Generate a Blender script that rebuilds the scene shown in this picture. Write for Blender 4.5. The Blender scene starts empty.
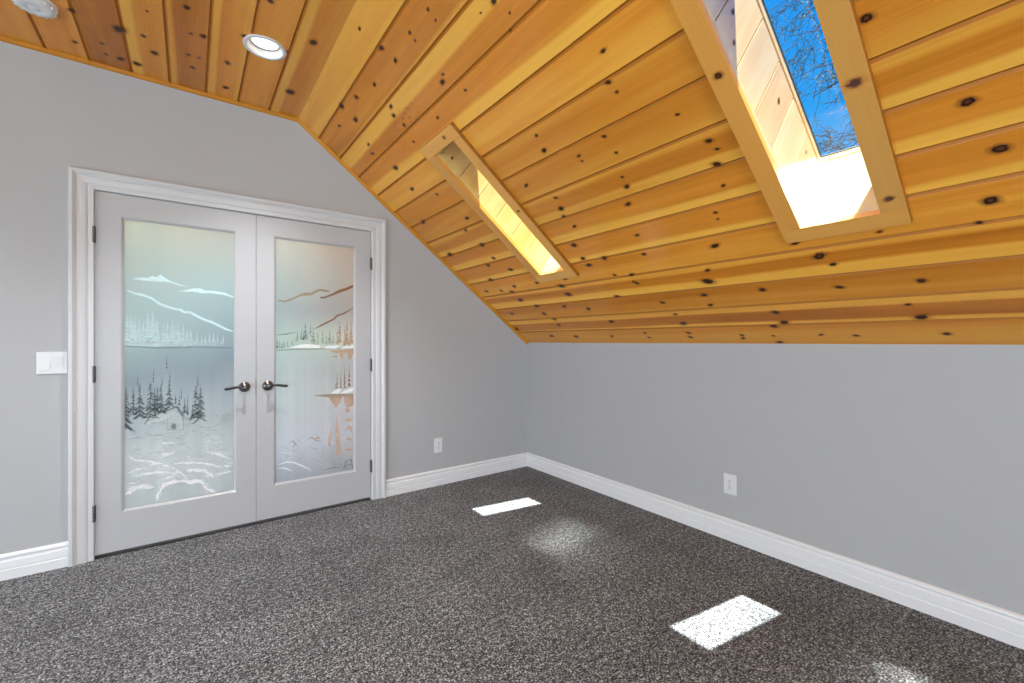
import bpy, bmesh, math, random
from mathutils import Vector, Matrix
C = bpy.context.scene.collection
random.seed(7)
PI = math.pi

SLOPE_KNOTS = [[-1.915,1.13,0.0177,0],[-2.281,0.958,0.0114,0],[-2.277,0.921,0.0084,0],[-1.553,0.831,0.0229,0],[-1.816,0.804,0.0158,0],[-2.201,0.772,0.022,0],[-2.095,0.621,0.0153,0],[-2.061,0.544,0.0307,0],[-1.996,0.442,0.0198,0],[-1.994,0.357,0.016,0],[-2.299,0.443,0.0198,0],[-2.523,0.709,0.0161,0],[-1.65,0.669,0.0184,0],[-1.534,0.687,0.0144,0],[-1.642,0.597,0.0173,0],[-1.628,0.615,0.0102,0],[-1.429,0.503,0.0193,0],[-1.716,0.409,0.0177,0],[-1.744,0.295,0.0148,0],[-1.215,0.256,0.0223,0],[-1.753,0.205,0.0252,0],[-1.742,0.111,0.0156,0],[-1.734,0.067,0.0159,0],[-2.302,0.268,0.0197,0],[-2.317,0.185,0.0242,0],[-2.257,0.155,0.0195,0],[-2.227,0.073,0.0102,0],[-2.242,0.016,0.0184,0],[-2.062,0.082,0.0139,0],[-2.057,0.051,0.0141,0],[-1.105,0.087,0.0165,0],[-1.419,0.119,0.0146,0],[-1.425,0.067,0.0148,0],[-1.852,0.937,0.0129,0],[-3.085,0.753,0.0235,1],[-3.053,0.669,0.0115,0],[-2.8,0.697,0.0105,0],[-2.875,0.413,0.019,0],[-2.814,0.276,0.0125,0],[-2.843,0.191,0.0265,0],[-2.906,0.075,0.0162,0],[-3.071,1.118,0.0196,1],[-3.119,0.938,0.0209,1],[-2.916,1.458,0.017,1],[-2.586,0.616,0.0253,1],[-2.62,0.558,0.0153,0],[-2.61,0.415,0.0162,0],[-2.452,0.077,0.0119,0],[-2.594,0.068,0.0125,0],[-2.209,1.772,0.0121,0],[-2.162,1.669,0.0138,0],[-2.172,1.621,0.0096,0],[-2.34,1.436,0.0097,0],[-2.012,1.486,0.013,0],[-2.019,1.396,0.0103,0],[-1.836,1.455,0.0112,0],[-1.835,1.426,0.0084,0],[-2.398,1.289,0.0155,0],[-2.412,1.245,0.01,0],[-2.385,1.183,0.0189,0],[-2.368,1.08,0.0114,0],[-1.975,1.276,0.0093,0],[-1.966,1.222,0.0179,0],[-1.627,2.298,0.011,0],[-1.625,2.252,0.0076,0],[-1.45,2.302,0.0122,0],[-1.445,2.267,0.0084,0],[-1.929,2.14,0.0173,0],[-1.96,2.074,0.0074,0],[-1.845,2.146,0.0055,0],[-1.449,2.094,0.0093,0],[-1.413,2.073,0.0179,0],[-1.504,1.981,0.0105,0],[-1.205,1.973,0.0116,0],[-0.924,2.06,0.0153,0],[-1.916,2.03,0.0068,0],[-0.32,2.566,0.0322,0],[-0.56,2.371,0.0257,0],[-0.568,2.267,0.0226,0],[-0.752,2.332,0.0174,0],[-0.972,2.296,0.0143,0],[-0.361,2.32,0.015,0],[-0.949,2.171,0.0163,0],[-0.909,2.131,0.0183,0],[-0.469,2.127,0.0148,0],[-0.422,2.074,0.0172,0],[-0.881,1.964,0.0104,0],[-0.511,1.919,0.0264,0],[-0.665,1.636,0.0158,0],[-0.472,1.752,0.0197,0],[-0.878,2.578,0.0157,0],[-1.189,2.48,0.0111,0],[-1.22,2.362,0.0199,0],[-1.242,2.284,0.015,0],[-0.24,1.513,0.027,0],[-0.737,1.398,0.0208,0],[-0.615,1.322,0.0182,0],[-0.641,1.169,0.0267,0],[-0.171,1.177,0.0317,0],[-0.629,1.034,0.0212,0],[-0.496,0.983,0.0203,0],[-0.695,0.899,0.0213,0],[-0.36,0.841,0.0267,0],[-0.563,0.731,0.0208,0],[-0.362,0.709,0.0174,0],[-0.479,0.678,0.024,0],[-0.165,0.73,0.0211,0],[-0.486,0.576,0.0293,0],[-0.602,0.488,0.0263,0],[-0.607,0.392,0.0267,0],[-0.664,0.314,0.0218,0],[-0.654,0.242,0.0197,0],[-0.2,0.425,0.022,0],[-0.896,0.455,0.0217,0],[-1.106,0.407,0.0224,0],[-1.038,0.574,0.0301,0],[-1.042,0.664,0.0295,0],[-1.129,0.724,0.0206,0],[-0.838,0.729,0.0188,0],[-0.048,0.211,0.03,0],[-0.439,0.101,0.0245,0],[-0.729,0.087,0.0249,0],[-1.414,0.972,0.0235,0],[-1.403,0.86,0.0202,0],[-1.408,0.801,0.0205,0],[-1.518,1.096,0.0159,0],[-1.499,1.179,0.0143,0],[-1.522,1.229,0.0223,0],[-1.541,1.301,0.0135,0],[-1.417,1.433,0.0153,0],[-1.697,1.634,0.0114,0],[-1.679,1.556,0.0177,0]]
FLAT_KNOTS = [[-0.431,-2.897,0.0358,0],[-0.439,-2.809,0.0168,0],[-0.173,-3.094,0.0155,0],[-0.461,-3.061,0.0202,0],[-0.242,-2.984,0.0138,0],[-0.137,-2.922,0.0213,0],[-0.139,-2.979,0.0121,0],[-0.133,-2.855,0.0267,0],[-0.664,-2.781,0.0091,0],[-0.802,-2.635,0.019,0],[-0.615,-2.567,0.0199,0],[-0.602,-2.618,0.0106,0],[-0.396,-2.629,0.014,0],[-0.398,-2.582,0.0118,0],[-0.273,-2.61,0.0166,0],[-0.307,-2.773,0.0235,0],[-0.439,-2.455,0.0208,0],[-0.156,-2.447,0.0218,0],[-0.739,-2.402,0.0182,0],[-0.735,-2.215,0.0148,0],[-1.069,-2.33,0.018,0],[-0.335,-2.128,0.0364,0],[-0.896,-2.115,0.0281,0]]
ART = {"ridgeA":[[0.0288,1.3135],[0.0704,1.3255],[0.1029,1.3258],[0.1226,1.3386],[0.1392,1.3298],[0.1593,1.3505],[0.1762,1.3365],[0.2069,1.3156],[0.245,1.3011],[0.2981,1.2848],[0.245,1.2923],[0.1966,1.3086],[0.1425,1.3077],[0.0833,1.308]],"ridgeB":[[0.245,1.257],[0.2839,1.2686],[0.3161,1.2798],[0.3525,1.2824],[0.3747,1.2704],[0.4196,1.2717],[0.4809,1.2639],[0.5264,1.2416],[0.5264,1.2341],[0.4654,1.2508],[0.4045,1.2561],[0.3599,1.2513],[0.3161,1.261],[0.2803,1.2568]],"ridgeC":[[0.01,1.248],[0.0441,1.2314],[0.0846,1.2226],[0.12,1.2079],[0.1559,1.1766],[0.1987,1.1592],[0.2297,1.1488],[0.2549,1.1459],[0.2739,1.1307],[0.2996,1.1334],[0.3321,1.1128],[0.3717,1.0897],[0.4121,1.0744],[0.4531,1.0506],[0.4809,1.0344],[0.5218,1.0183]],"forest_top":[[0.0156,1.1055],[0.0298,1.0872],[0.0441,1.1028],[0.0642,1.0921],[0.0817,1.0697],[0.1022,1.1163],[0.123,1.1248],[0.1379,1.0751],[0.1499,1.0715],[0.1741,1.0605],[0.1894,1.0726],[0.2172,1.0812],[0.2422,1.0661],[0.2644,1.0547],[0.2867,1.0352],[0.306,1.0275],[0.3354,1.0077],[0.3584,0.9876],[0.3784,0.9919],[0.3985,1.0043],[0.4188,1.0004],[0.4393,0.9923],[0.467,0.9884]],"shore":[[0.0043,0.929],[0.1559,0.9163],[0.3452,0.921],[0.5232,0.9129]],"dark":[[[0.0384,0.6858],[0.0384,0.5309]],[[0.0671,0.7106],[0.0671,0.5203]],[[0.114,0.7194],[0.114,0.5078]],[[0.1331,0.6874],[0.1331,0.5522]],[[0.162,0.7051],[0.162,0.5339]],[[0.1469,0.6904],[0.1469,0.5431]],[[0.2017,0.7263],[0.2017,0.5536]],[[0.231,0.6378],[0.231,0.5825]],[[0.2485,0.6286],[0.2485,0.5691]],[[0.2739,0.6107],[0.2739,0.5189]],[[0.288,0.5856],[0.288,0.5055]],[[0.3288,0.6873],[0.3288,0.4852]],[[0.3531,0.6818],[0.3531,0.4746]],[[0.3138,0.5754],[0.3138,0.4949]],[[0.0071,0.6916],[0.0071,0.4515]]],"faint":[[[0.1289,0.7958],[0.1289,0.7147]],[[0.2048,0.7733],[0.2048,0.7183]],[[0.0585,0.7566],[0.0585,0.6959]],[[0.1681,0.7437],[0.1681,0.6969]],[[0.3386,0.7515],[0.3386,0.6786]],[[0.2899,0.6455],[0.2899,0.5774]],[[0.258,0.6756],[0.258,0.604]],[[0.1894,0.8796],[0.1894,0.7974]]],"roof":[[0.0875,0.4724],[0.114,0.517],[0.1349,0.5226],[0.2266,0.5576],[0.236,0.5623]],"roofsnow":[[0.0934,0.4755],[0.117,0.5136],[0.2266,0.5528],[0.2422,0.526],[0.1925,0.4996],[0.1259,0.4757]],"gable":[[0.2297,0.5652],[0.2422,0.5657],[0.279,0.4905],[0.2612,0.5043]],"cabin":[[0.1925,0.4996],[0.2328,0.5467],[0.2675,0.4917],[0.2675,0.4199],[0.1925,0.429]],"cwin":[[0.211,0.4622],[0.2328,0.4621],[0.2328,0.4305],[0.211,0.4307]],"chim":[[0.1307,0.5485],[0.1397,0.5477],[0.1397,0.519],[0.1307,0.52]],"ground":[[[0.01,0.3949],[0.0556,0.4001],[0.0963,0.3909]],[[0.0846,0.4039],[0.1559,0.4024],[0.2172,0.3788]],[[0.1259,0.3831],[0.1741,0.3688]],[[0.1259,0.4718],[0.1741,0.4781],[0.1864,0.4533]],[[0.2422,0.4547],[0.2931,0.4449]],[[0.2172,0.3945],[0.2675,0.3482]]],"snow":[[[0.0164,0.3001],[0.0515,0.2695],[0.1178,0.2514],[0.1746,0.2236],[0.2212,0.1933],[0.2628,0.156],[0.2869,0.1138]],[[0.0137,0.2011],[0.046,0.2131],[0.0844,0.2172],[0.1094,0.2056]],[[0.0488,0.1733],[0.0788,0.1857],[0.1234,0.1849],[0.192,0.1762]],[[0.0031,0.0826],[0.0406,0.1033],[0.0844,0.1197],[0.1094,0.1039],[0.129,0.1036]],[[0.1432,0.0276],[0.1574,0.0722],[0.1746,0.1056],[0.2153,0.1162],[0.2628,0.1108],[0.2991,0.0963],[0.3484,0.0945],[0.3861,0.064]],[[0.3609,0.069],[0.3925,0.0279],[0.4309,0.0123]],[[0.2271,0.2222],[0.2869,0.2159],[0.3484,0.208],[0.4116,0.1835],[0.47,0.15]],[[0.2809,0.1678],[0.3236,0.1679],[0.3735,0.1514],[0.3988,0.1275],[0.418,0.1045]],[[0.4245,0.115],[0.47,0.1224],[0.5199,0.1254]],[[0.4439,0.1702],[0.5199,0.1612]],[[0.1746,0.1351],[0.2036,0.1407],[0.233,0.1576]],[[0.1746,0.183],[0.2095,0.1656],[0.2449,0.1667]],[[0.1574,0.2926],[0.192,0.2836],[0.2271,0.2856]],[[0.3861,0.2652],[0.4504,0.2397],[0.5199,0.197]]],"rridge":[[[0.0148,1.2332],[0.0575,1.2276],[0.0936,1.244]],[[0.0936,1.244],[0.1302,1.2639],[0.1599,1.2803],[0.1899,1.2863],[0.2203,1.2883]],[[0.2203,1.2883],[0.2588,1.3132],[0.2822,1.3215],[0.3415,1.3172]],[[0.2822,1.2673],[0.3137,1.2708],[0.3616,1.2932],[0.4187,1.3242]],[[0.4187,1.3242],[0.4603,1.34],[0.5127,1.3672]]],"rslope":[[0.2472,1.0454],[0.29,1.0712],[0.3375,1.0975],[0.3778,1.1198],[0.3941,1.1416],[0.4436,1.1605],[0.5127,1.2023]],"rline":[[0.0043,0.9994],[0.0575,1.0047],[0.1265,1.0191]],"rdark":[[[0.0092,0.9742],[0.0092,0.907]],[[0.0219,0.9584],[0.0219,0.9092]],[[0.0361,0.9504],[0.0361,0.9107]],[[0.0503,0.9624],[0.0503,0.9185]],[[0.0718,0.9584],[0.0718,0.9224]],[[0.1008,0.9664],[0.1008,0.9342]],[[0.1339,1.0273],[0.1339,0.9584]],[[0.1599,1.0398],[0.1599,0.9706]],[[0.1846,1.0893],[0.1846,0.9748]],[[0.2165,1.0778],[0.2165,0.9996]],[[0.1748,1.036],[0.1748,0.9666]]],"rgreen":[[[0.2356,1.0576],[0.2356,0.9419]],[[0.2666,1.0208],[0.2666,0.9418]],[[0.2979,1.0379],[0.2979,0.9417]],[[0.3216,1.0088],[0.3216,0.9416]],[[0.3455,1.0471],[0.3455,0.9415]],[[0.3697,1.0093],[0.3697,0.9415]]],"rorange":[[[0.3982,1.0394],[0.3982,0.9371]],[[0.4146,1.1081],[0.4146,0.9396]],[[0.4519,1.0747],[0.4519,0.9369]],[[0.467,1.1182],[0.467,0.9369]],[[0.4956,1.1061],[0.4956,0.9368]]],"rshore":[[0.0043,0.8936],[0.1081,0.902],[0.2743,0.9018],[0.5127,0.9045]],"rrock":[[[0.2979,0.9066],[0.3296,0.9231],[0.3941,0.9261],[0.4187,0.9199],[0.3859,0.9031]],[[0.4187,0.9028],[0.4519,0.9197],[0.5127,0.928],[0.5127,0.9045]],[[0.0791,0.9103],[0.1524,0.934],[0.205,0.9379],[0.2822,0.9251],[0.2822,0.9084]]],"rsh":[[[0.3296,0.8911],[0.5127,0.8975],[0.5127,0.867],[0.3859,0.8717]],[[0.4728,0.8677],[0.5127,0.867],[0.494,0.8196],[0.4771,0.833]],[[0.4105,0.8687],[0.4436,0.8682],[0.4286,0.8212]],[[0.3536,0.8485],[0.3982,0.8519],[0.3982,0.8374]]],"rpines":[[[0.3966,0.7309],[0.3966,0.6158]],[[0.4228,0.7383],[0.4228,0.6158]],[[0.4502,0.7759],[0.4502,0.6167]],[[0.4821,0.7922],[0.4821,0.6172]],[[0.3859,0.6505],[0.3859,0.6122]]],"risland":[[0.2279,0.573],[0.29,0.575],[0.3455,0.5769],[0.5127,0.5665],[0.5127,0.5474],[0.4353,0.5515],[0.3375,0.5538],[0.2822,0.5631]],"rrefl":[[[0.3375,0.5538],[0.4353,0.5515],[0.4187,0.5074],[0.39,0.4732],[0.3738,0.4985]],[[0.4452,0.5507],[0.5127,0.5474],[0.5127,0.4821],[0.4728,0.4639],[0.4519,0.4874]],[[0.4519,0.4572],[0.4813,0.4718],[0.4897,0.4364],[0.4603,0.4306]]],"rstone":[[[0.3496,0.58],[0.3859,0.6037],[0.427,0.6139],[0.4187,0.5887],[0.4023,0.5745]],[[0.4187,0.575],[0.4519,0.5967],[0.5127,0.6127],[0.5127,0.5866],[0.4686,0.5723]]],"rmirror":[[[0.3929,0.1274],[0.3858,0.2959],[0.3965,0.466],[0.4086,0.3378],[0.4288,0.1255]],[[0.3329,0.2067],[0.3399,0.3458],[0.3574,0.292],[0.3504,0.1968]],[[0.4433,0.2962],[0.4726,0.338],[0.5022,0.3194],[0.5022,0.2814],[0.4726,0.3077]],[[0.4433,0.221],[0.4726,0.251],[0.5037,0.2279],[0.5037,0.2089],[0.4726,0.2283]],[[0.4397,0.1539],[0.4726,0.1678],[0.5022,0.1597],[0.5037,0.1443],[0.4726,0.1489]],[[0.447,0.3635],[0.4726,0.3985],[0.5022,0.3726],[0.4948,0.3582],[0.4726,0.3682]],[[0.2471,0.2624],[0.2674,0.2888],[0.281,0.2615]]],"rgray":[[[0.2002,0.2687],[0.2269,0.2796],[0.2538,0.2543],[0.281,0.2469]],[[0.2202,0.2084],[0.2674,0.187]],[[0.0772,0.2572],[0.1026,0.2713],[0.125,0.2435],[0.0994,0.2295]],[[0.3017,0.0354],[0.3858,0.0429],[0.4288,0.028]],[[0.4433,0.0179],[0.4579,0.0757],[0.4948,0.0849],[0.5096,0.0063]],[[0.4579,0.0531],[0.5022,0.038]],[[0.3294,0.2146],[0.3858,0.1917]],[[0.0741,0.3207],[0.0823,0.3197]]],"rwhite":[[[0.0117,0.1212],[0.0646,0.1332],[0.109,0.1223],[0.1673,0.0877],[0.2202,0.0498]],[[0.0117,0.1004],[0.0583,0.0923],[0.0994,0.0641]],[[0.021,0.2028],[0.0962,0.1878]]]}
LAMP_W = 135.0
LAMP_W2 = 75.0
LAMP_ANG = 97
LAMP_COL = (.94, .98, 1.04)
WIN_W = 145.0
WIN_COL = (.865, .97, 1.08)
SIDE_W = 200.0
HALL_W = 110.0
SUN_E = 36.0
CLAMP = 0


# ------------------------------------------------------------------ room figures (metres)
HK = 1.1872            # knee wall height
HC = 2.73              # flat ceiling height
XB = -2.0225           # where the slope meets the flat ceiling
W = 6.32               # room width
L = 6.6                # room length
A = math.atan((HC - HK) / -XB)
CA, SA = math.cos(A), math.sin(A)
SL = -XB / CA          # slope length

# ------------------------------------------------------------------ helpers
def link(name, bm, mat=None, parent=None, smooth=False, mats=None):
    me = bpy.data.meshes.new(name)
    bm.normal_update()
    bm.to_mesh(me); bm.free()
    o = bpy.data.objects.new(name, me)
    C.objects.link(o)
    for m in (mats or ([mat] if mat else [])):
        me.materials.append(m)
    if smooth:
        for p in me.polygons: p.use_smooth = True
    if parent: o.parent = parent
    return o

def tag(o, label=None, cat=None, group=None, kind=None):
    if label: o['label'] = label
    if cat: o['category'] = cat
    if group: o['group'] = group
    if kind: o['kind'] = kind
    return o

def thing(name, label, cat, loc=(0, 0, 0), group=None, kind=None, matrix=None):
    o = bpy.data.objects.new(name, None); C.objects.link(o)
    o.empty_display_size = .1
    if matrix is not None: o.matrix_world = matrix
    else: o.location = loc
    return tag(o, label, cat, group, kind)

def face(bm, pts, mi=0):
    vs = [bm.verts.new(p) for p in pts]
    f = bm.faces.new(vs); f.material_index = mi
    return f

def box(bm, x0, x1, y0, y1, z0, z1, bevel=0, mi=0):
    vs = [bm.verts.new((x, y, z)) for x in (x0, x1) for y in (y0, y1) for z in (z0, z1)]
    idx = [(0, 1, 3, 2), (4, 6, 7, 5), (0, 4, 5, 1), (2, 3, 7, 6), (0, 2, 6, 4), (1, 5, 7, 3)]
    fs = [bm.faces.new([vs[i] for i in f]) for f in idx]
    bmesh.ops.recalc_face_normals(bm, faces=fs)
    for f in fs: f.material_index = mi
    if bevel:
        es = list({e for f in fs for e in f.edges})
        r = bmesh.ops.bevel(bm, geom=es, offset=bevel, segments=2, profile=.6, affect='EDGES')
        for f in r['faces']: f.material_index = mi
    return fs

def lathe(bm, prof, n=32, mat=Matrix(), close=True, mi=0):
    """prof: list of (r, z) spun about Z, then moved by mat"""
    rings = []
    for r, z in prof:
        if r < 1e-6:
            rings.append([bm.verts.new(mat @ Vector((0, 0, z)))])
        else:
            rings.append([bm.verts.new(mat @ Vector((r * math.cos(2 * PI * k / n), r * math.sin(2 * PI * k / n), z))) for k in range(n)])
    fs = []
    for a, b in zip(rings, rings[1:]):
        for k in range(n):
            q = [a[k % len(a)], a[(k + 1) % len(a)], b[(k + 1) % len(b)], b[k % len(b)]]
            u = []
            for v in q:
                if v not in u: u.append(v)
            if len(u) > 2: fs.append(bm.faces.new(u))
    for f in fs: f.material_index = mi; f.smooth = True
    bmesh.ops.recalc_face_normals(bm, faces=fs)
    return fs

def tube(bm, pts, rad, n=8, cap=True, ry=None, recalc=True):
    """tapered tube along pts; rad a list of radii (ry: second radii for an oval)"""
    rings = []
    pts = [Vector(p) for p in pts]
    for i, p in enumerate(pts):
        d = (pts[min(i + 1, len(pts) - 1)] - pts[max(i - 1, 0)]).normalized()
        up = Vector((0, 0, 1)) if abs(d.z) < .9 else Vector((1, 0, 0))
        s = d.cross(up).normalized(); t = s.cross(d).normalized()
        r1 = rad[i]; r2 = ry[i] if ry else r1
        rings.append([bm.verts.new(p + s * (r1 * math.cos(2 * PI * k / n)) + t * (r2 * math.sin(2 * PI * k / n))) for k in range(n)])
    fs = []
    for a, b in zip(rings, rings[1:]):
        for k in range(n):
            fs.append(bm.faces.new([a[k], a[(k + 1) % n], b[(k + 1) % n], b[k]]))
    if cap:
        fs.append(bm.faces.new(rings[0][::-1])); fs.append(bm.faces.new(rings[-1]))
    for f in fs: f.smooth = True
    if recalc: bmesh.ops.recalc_face_normals(bm, faces=fs)

def sweep(bm, path, prof, frame):
    """prof: closed list of (a, b); frame(i) -> (origin, A dir, B dir) at path station i"""
    rings = []
    for i in range(len(path)):
        o, ad, bd = frame(i)
        rings.append([bm.verts.new(o + ad * a + bd * b) for a, b in prof])
    n = len(prof); fs = []
    for r0, r1 in zip(rings, rings[1:]):
        for k in range(n):
            fs.append(bm.faces.new([r0[k], r0[(k + 1) % n], r1[(k + 1) % n], r1[k]]))
    fs.append(bm.faces.new(rings[0][::-1])); fs.append(bm.faces.new(rings[-1]))
    bmesh.ops.recalc_face_normals(bm, faces=fs)

# ------------------------------------------------------------------ materials
def new_mat(name):
    m = bpy.data.materials.new(name); m.use_nodes = True
    nt = m.node_tree
    return m, nt, nt.nodes['Principled BSDF'], nt.nodes['Material Output']

def ramp(nt, stops, interp='LINEAR'):
    n = nt.nodes.new('ShaderNodeValToRGB'); n.color_ramp.interpolation = interp
    e = n.color_ramp.elements
    while len(e) < len(stops): e.new(.5)
    for x, (p, c) in zip(e, stops):
        x.position = p; x.color = (*c, 1) if len(c) == 3 else c
    return n

def math_n(nt, op, a, b=None, c=None, clamp=False):
    n = nt.nodes.new('ShaderNodeMath'); n.operation = op; n.use_clamp = clamp
    for i, v in enumerate((a, b, c)):
        if v is None: continue
        if isinstance(v, (int, float)): n.inputs[i].default_value = v
        else: nt.links.new(v, n.inputs[i])
    return n.outputs[0]

def mix_c(nt, f, a, b, mode='MIX'):
    n = nt.nodes.new('ShaderNodeMix'); n.data_type = 'RGBA'; n.blend_type = mode
    for s, v in ((n.inputs[0], f), (n.inputs[6], a), (n.inputs[7], b)):
        if isinstance(v, (int, float)): s.default_value = v
        elif isinstance(v, tuple): s.default_value = (*v, 1)
        else: nt.links.new(v, s)
    return n.outputs[2]

def noise(nt, vec, scale, detail=2, rough=.5, dist=0):
    n = nt.nodes.new('ShaderNodeTexNoise')
    n.inputs['Scale'].default_value = scale; n.inputs['Detail'].default_value = detail
    n.inputs['Roughness'].default_value = rough; n.inputs['Distortion'].default_value = dist
    if vec is not None: nt.links.new(vec, n.inputs['Vector'])
    return n.outputs[0]

def mapping(nt, vec, scale=(1, 1, 1), loc=(0, 0, 0)):
    n = nt.nodes.new('ShaderNodeMapping')
    n.inputs['Scale'].default_value = scale; n.inputs['Location'].default_value = loc
    nt.links.new(vec, n.inputs['Vector'])
    return n.outputs[0]

def objco(nt):
    return nt.nodes.new('ShaderNodeTexCoord').outputs['Object']

def plain(name, col, rough=.5, metal=0, bump=0, bscale=200, var=0, spec=.5):
    m, nt, b, o = new_mat(name)
    b.inputs['Base Color'].default_value = (*col, 1)
    b.inputs['Roughness'].default_value = rough; b.inputs['Metallic'].default_value = metal
    b.inputs['Specular IOR Level'].default_value = spec
    co = objco(nt)
    if var:
        f = noise(nt, co, 3, 3)
        nt.links.new(mix_c(nt, f, tuple(c * (1 - var) for c in col), tuple(min(1, c * (1 + var)) for c in col)), b.inputs['Base Color'])
    if bump:
        bn = nt.nodes.new('ShaderNodeBump'); bn.inputs['Strength'].default_value = bump; bn.inputs['Distance'].default_value = .002
        nt.links.new(noise(nt, co, bscale, 3), bn.inputs['Height']); nt.links.new(bn.outputs[0], b.inputs['Normal'])
    return m

def wood(name, dark, heart, sap, groove, rough, src='UV', coat=.0, contrast=1.0, spec=.5):
    """pine: bands from the 'tone' attribute, streaks stretched along the first coordinate"""
    m, nt, b, o = new_mat(name)
    tc = nt.nodes.new('ShaderNodeTexCoord')
    vec = tc.outputs['UV'] if src == 'UV' else tc.outputs['Object']
    if src == 'ATTR': pass
    def attr(a):
        n = nt.nodes.new('ShaderNodeAttribute'); n.attribute_name = a; return n.outputs['Fac']
    bid = attr('bid'); tone = attr('tone')
    sep = nt.nodes.new('ShaderNodeSeparateXYZ'); nt.links.new(vec, sep.inputs[0])
    comb = nt.nodes.new('ShaderNodeCombineXYZ')
    iu, iv = {'OBJZ': (2, 0), 'OBJY': (1, 0)}.get(src, (0, 1))
    nt.links.new(sep.outputs[iu], comb.inputs[0]); nt.links.new(sep.outputs[iv], comb.inputs[1])
    nt.links.new(math_n(nt, 'MULTIPLY', bid, 37.0), comb.inputs[2])
    v = comb.outputs[0]
    broad = noise(nt, mapping(nt, v, (.55, 10, 1)), 1.0, 4, .6, .5)
    warp = noise(nt, mapping(nt, v, (1.6, 5, 1)), 1.0, 2)
    fine = noise(nt, mapping(nt, v, (1.5, 55, 1)), 1.0, 3, .6, .25)
    rings = nt.nodes.new('ShaderNodeTexWave'); rings.bands_direction = 'Y'
    rings.inputs['Scale'].default_value = 5.0; rings.inputs['Distortion'].default_value = 7.0
    rings.inputs['Detail'].default_value = 2.0; rings.inputs['Detail Scale'].default_value = .7
    nt.links.new(mapping(nt, v, (.32, 4.2, 1)), rings.inputs['Vector'])
    t = math_n(nt, 'ADD', tone, math_n(nt, 'MULTIPLY', math_n(nt, 'SUBTRACT', broad, .5), .85 * contrast))
    t = math_n(nt, 'ADD', t, math_n(nt, 'MULTIPLY', math_n(nt, 'SUBTRACT', fine, .5), .14 * contrast))
    t = math_n(nt, 'ADD', t, math_n(nt, 'MULTIPLY', math_n(nt, 'SUBTRACT', rings.outputs['Fac'], .5), .035 * contrast))
    r = ramp(nt, [(0.0, dark), (.42, heart), (.9, sap), (1.0, tuple(min(1, c * 1.05) for c in sap))])
    nt.links.new(t, r.inputs[0])
    col = r.outputs[0]
    # each board a little lighter or darker
    bv = math_n(nt, 'ADD', .9, math_n(nt, 'MULTIPLY', bid, .2))
    bvn = nt.nodes.new('ShaderNodeCombineColor')
    for i in range(3): nt.links.new(bv, bvn.inputs[i])
    col = mix_c(nt, 1.0, col, bvn.outputs[0], 'MULTIPLY')
    # the finish pools in the grooves: tone below zero
    g = math_n(nt, 'MULTIPLY', tone, -1.0, clamp=True)
    col = mix_c(nt, g, col, groove)
    nt.links.new(col, b.inputs['Base Color'])
    b.inputs['Roughness'].default_value = rough
    nt.links.new(math_n(nt, 'ADD', math_n(nt, 'ADD', rough - .04, math_n(nt, 'MULTIPLY', broad, .08)), math_n(nt, 'MULTIPLY', g, .6)), b.inputs['Roughness'])
    b.inputs['Specular IOR Level'].default_value = spec
    b.inputs['Coat Weight'].default_value = coat; b.inputs['Coat Roughness'].default_value = rough
    bn = nt.nodes.new('ShaderNodeBump'); bn.inputs['Strength'].default_value = .12; bn.inputs['Distance'].default_value = .001
    nt.links.new(fine, bn.inputs['Height']); nt.links.new(bn.outputs[0], b.inputs['Normal'])
    return m

M = {}
M['wall'] = plain('grey_wall_paint', (.468, .47, .47), .6, bump=.12, bscale=420, spec=.3)
M['base'] = plain('white_baseboard_paint', (.82, .82, .82), .38, bump=.02, bscale=60)
M['white'] = plain('white_trim_paint', (.64, .64, .643), .38, bump=.02, bscale=60)
M['door'] = plain('white_door_paint', (.50, .50, .503), .4, bump=.02, bscale=60)
M['plastic'] = plain('white_plastic', (.76, .76, .76), .35, var=.01)
M['slot'] = plain('dark_slot', (.03, .03, .03), .6, var=.1)
M['pewter'] = plain('pewter_metal', (.20, .195, .19), .3, 1, var=.1)
M['lever'] = plain('dark_pewter_lever', (.02, .02, .022), .35, 0, var=.1)
M['hinge'] = plain('dark_nickel', (.16, .155, .15), .4, 1, var=.1)
M['gap_shadow'] = plain('painted_gap_shadow', (.02, .02, .02), .8, var=.1)
M['hall'] = plain('hall_paint', (.75, .76, .78), .7, bump=.05)
M['bark'] = plain('bark', (.014, .012, .011), .9, bump=.5, bscale=40, var=.3, spec=.1)
M['leaf'] = plain('young_leaves', (.07, .10, .025), .7, var=.4, spec=.1)
M['lawn'] = plain('lawn', (.016, .03, .009), .9, var=.5)
M['gasket'] = plain('black_gasket', (.015, .02, .025), .5, var=.1)
M['sash_line'] = plain('sash_orange_edge', (.62, .33, .10), .4, var=.15)
M['baffle'] = plain('white_baffle', (.85, .84, .82), .35, var=.01)
M['flange'] = plain('off_white_flange', (.72, .71, .70), .4, var=.02)
M['ceil'] = wood('varnished_knotty_pine', (.46, .135, .010), (.75, .270, .026), (.93, .47, .066), (.46, .16, .005), .18, spec=.45)
M['trimwood'] = wood('varnished_pine_strip', (.46, .165, .008), (.60, .225, .014), (.70, .31, .03), (.3, .1, .01), .4, 'OBJ', spec=.3)
M['casewood'] = wood('light_pine_casing', (.56, .215, .032), (.74, .335, .064), (.84, .44, .11), (.4, .2, .05), .3, 'OBJ', 0, contrast=.8)
M['casewood_cross'] = wood('light_pine_casing_crosswise', (.56, .215, .032), (.74, .335, .064), (.84, .44, .11), (.4, .2, .05), .3, 'OBJY', 0, contrast=.8)
M['caseedge'] = plain('painted_shade_edge', (.34, .12, .012), .4, var=.15)  # casing's outer side faces: the shade there is put into the colour
M['shaftwood'] = wood('pale_raw_pine', (.58, .34, .085), (.74, .49, .155), (.78, .60, .25), (.30, .18, .08), .18, 'OBJZ', 1.0, spec=.9, contrast=1.9)
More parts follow.
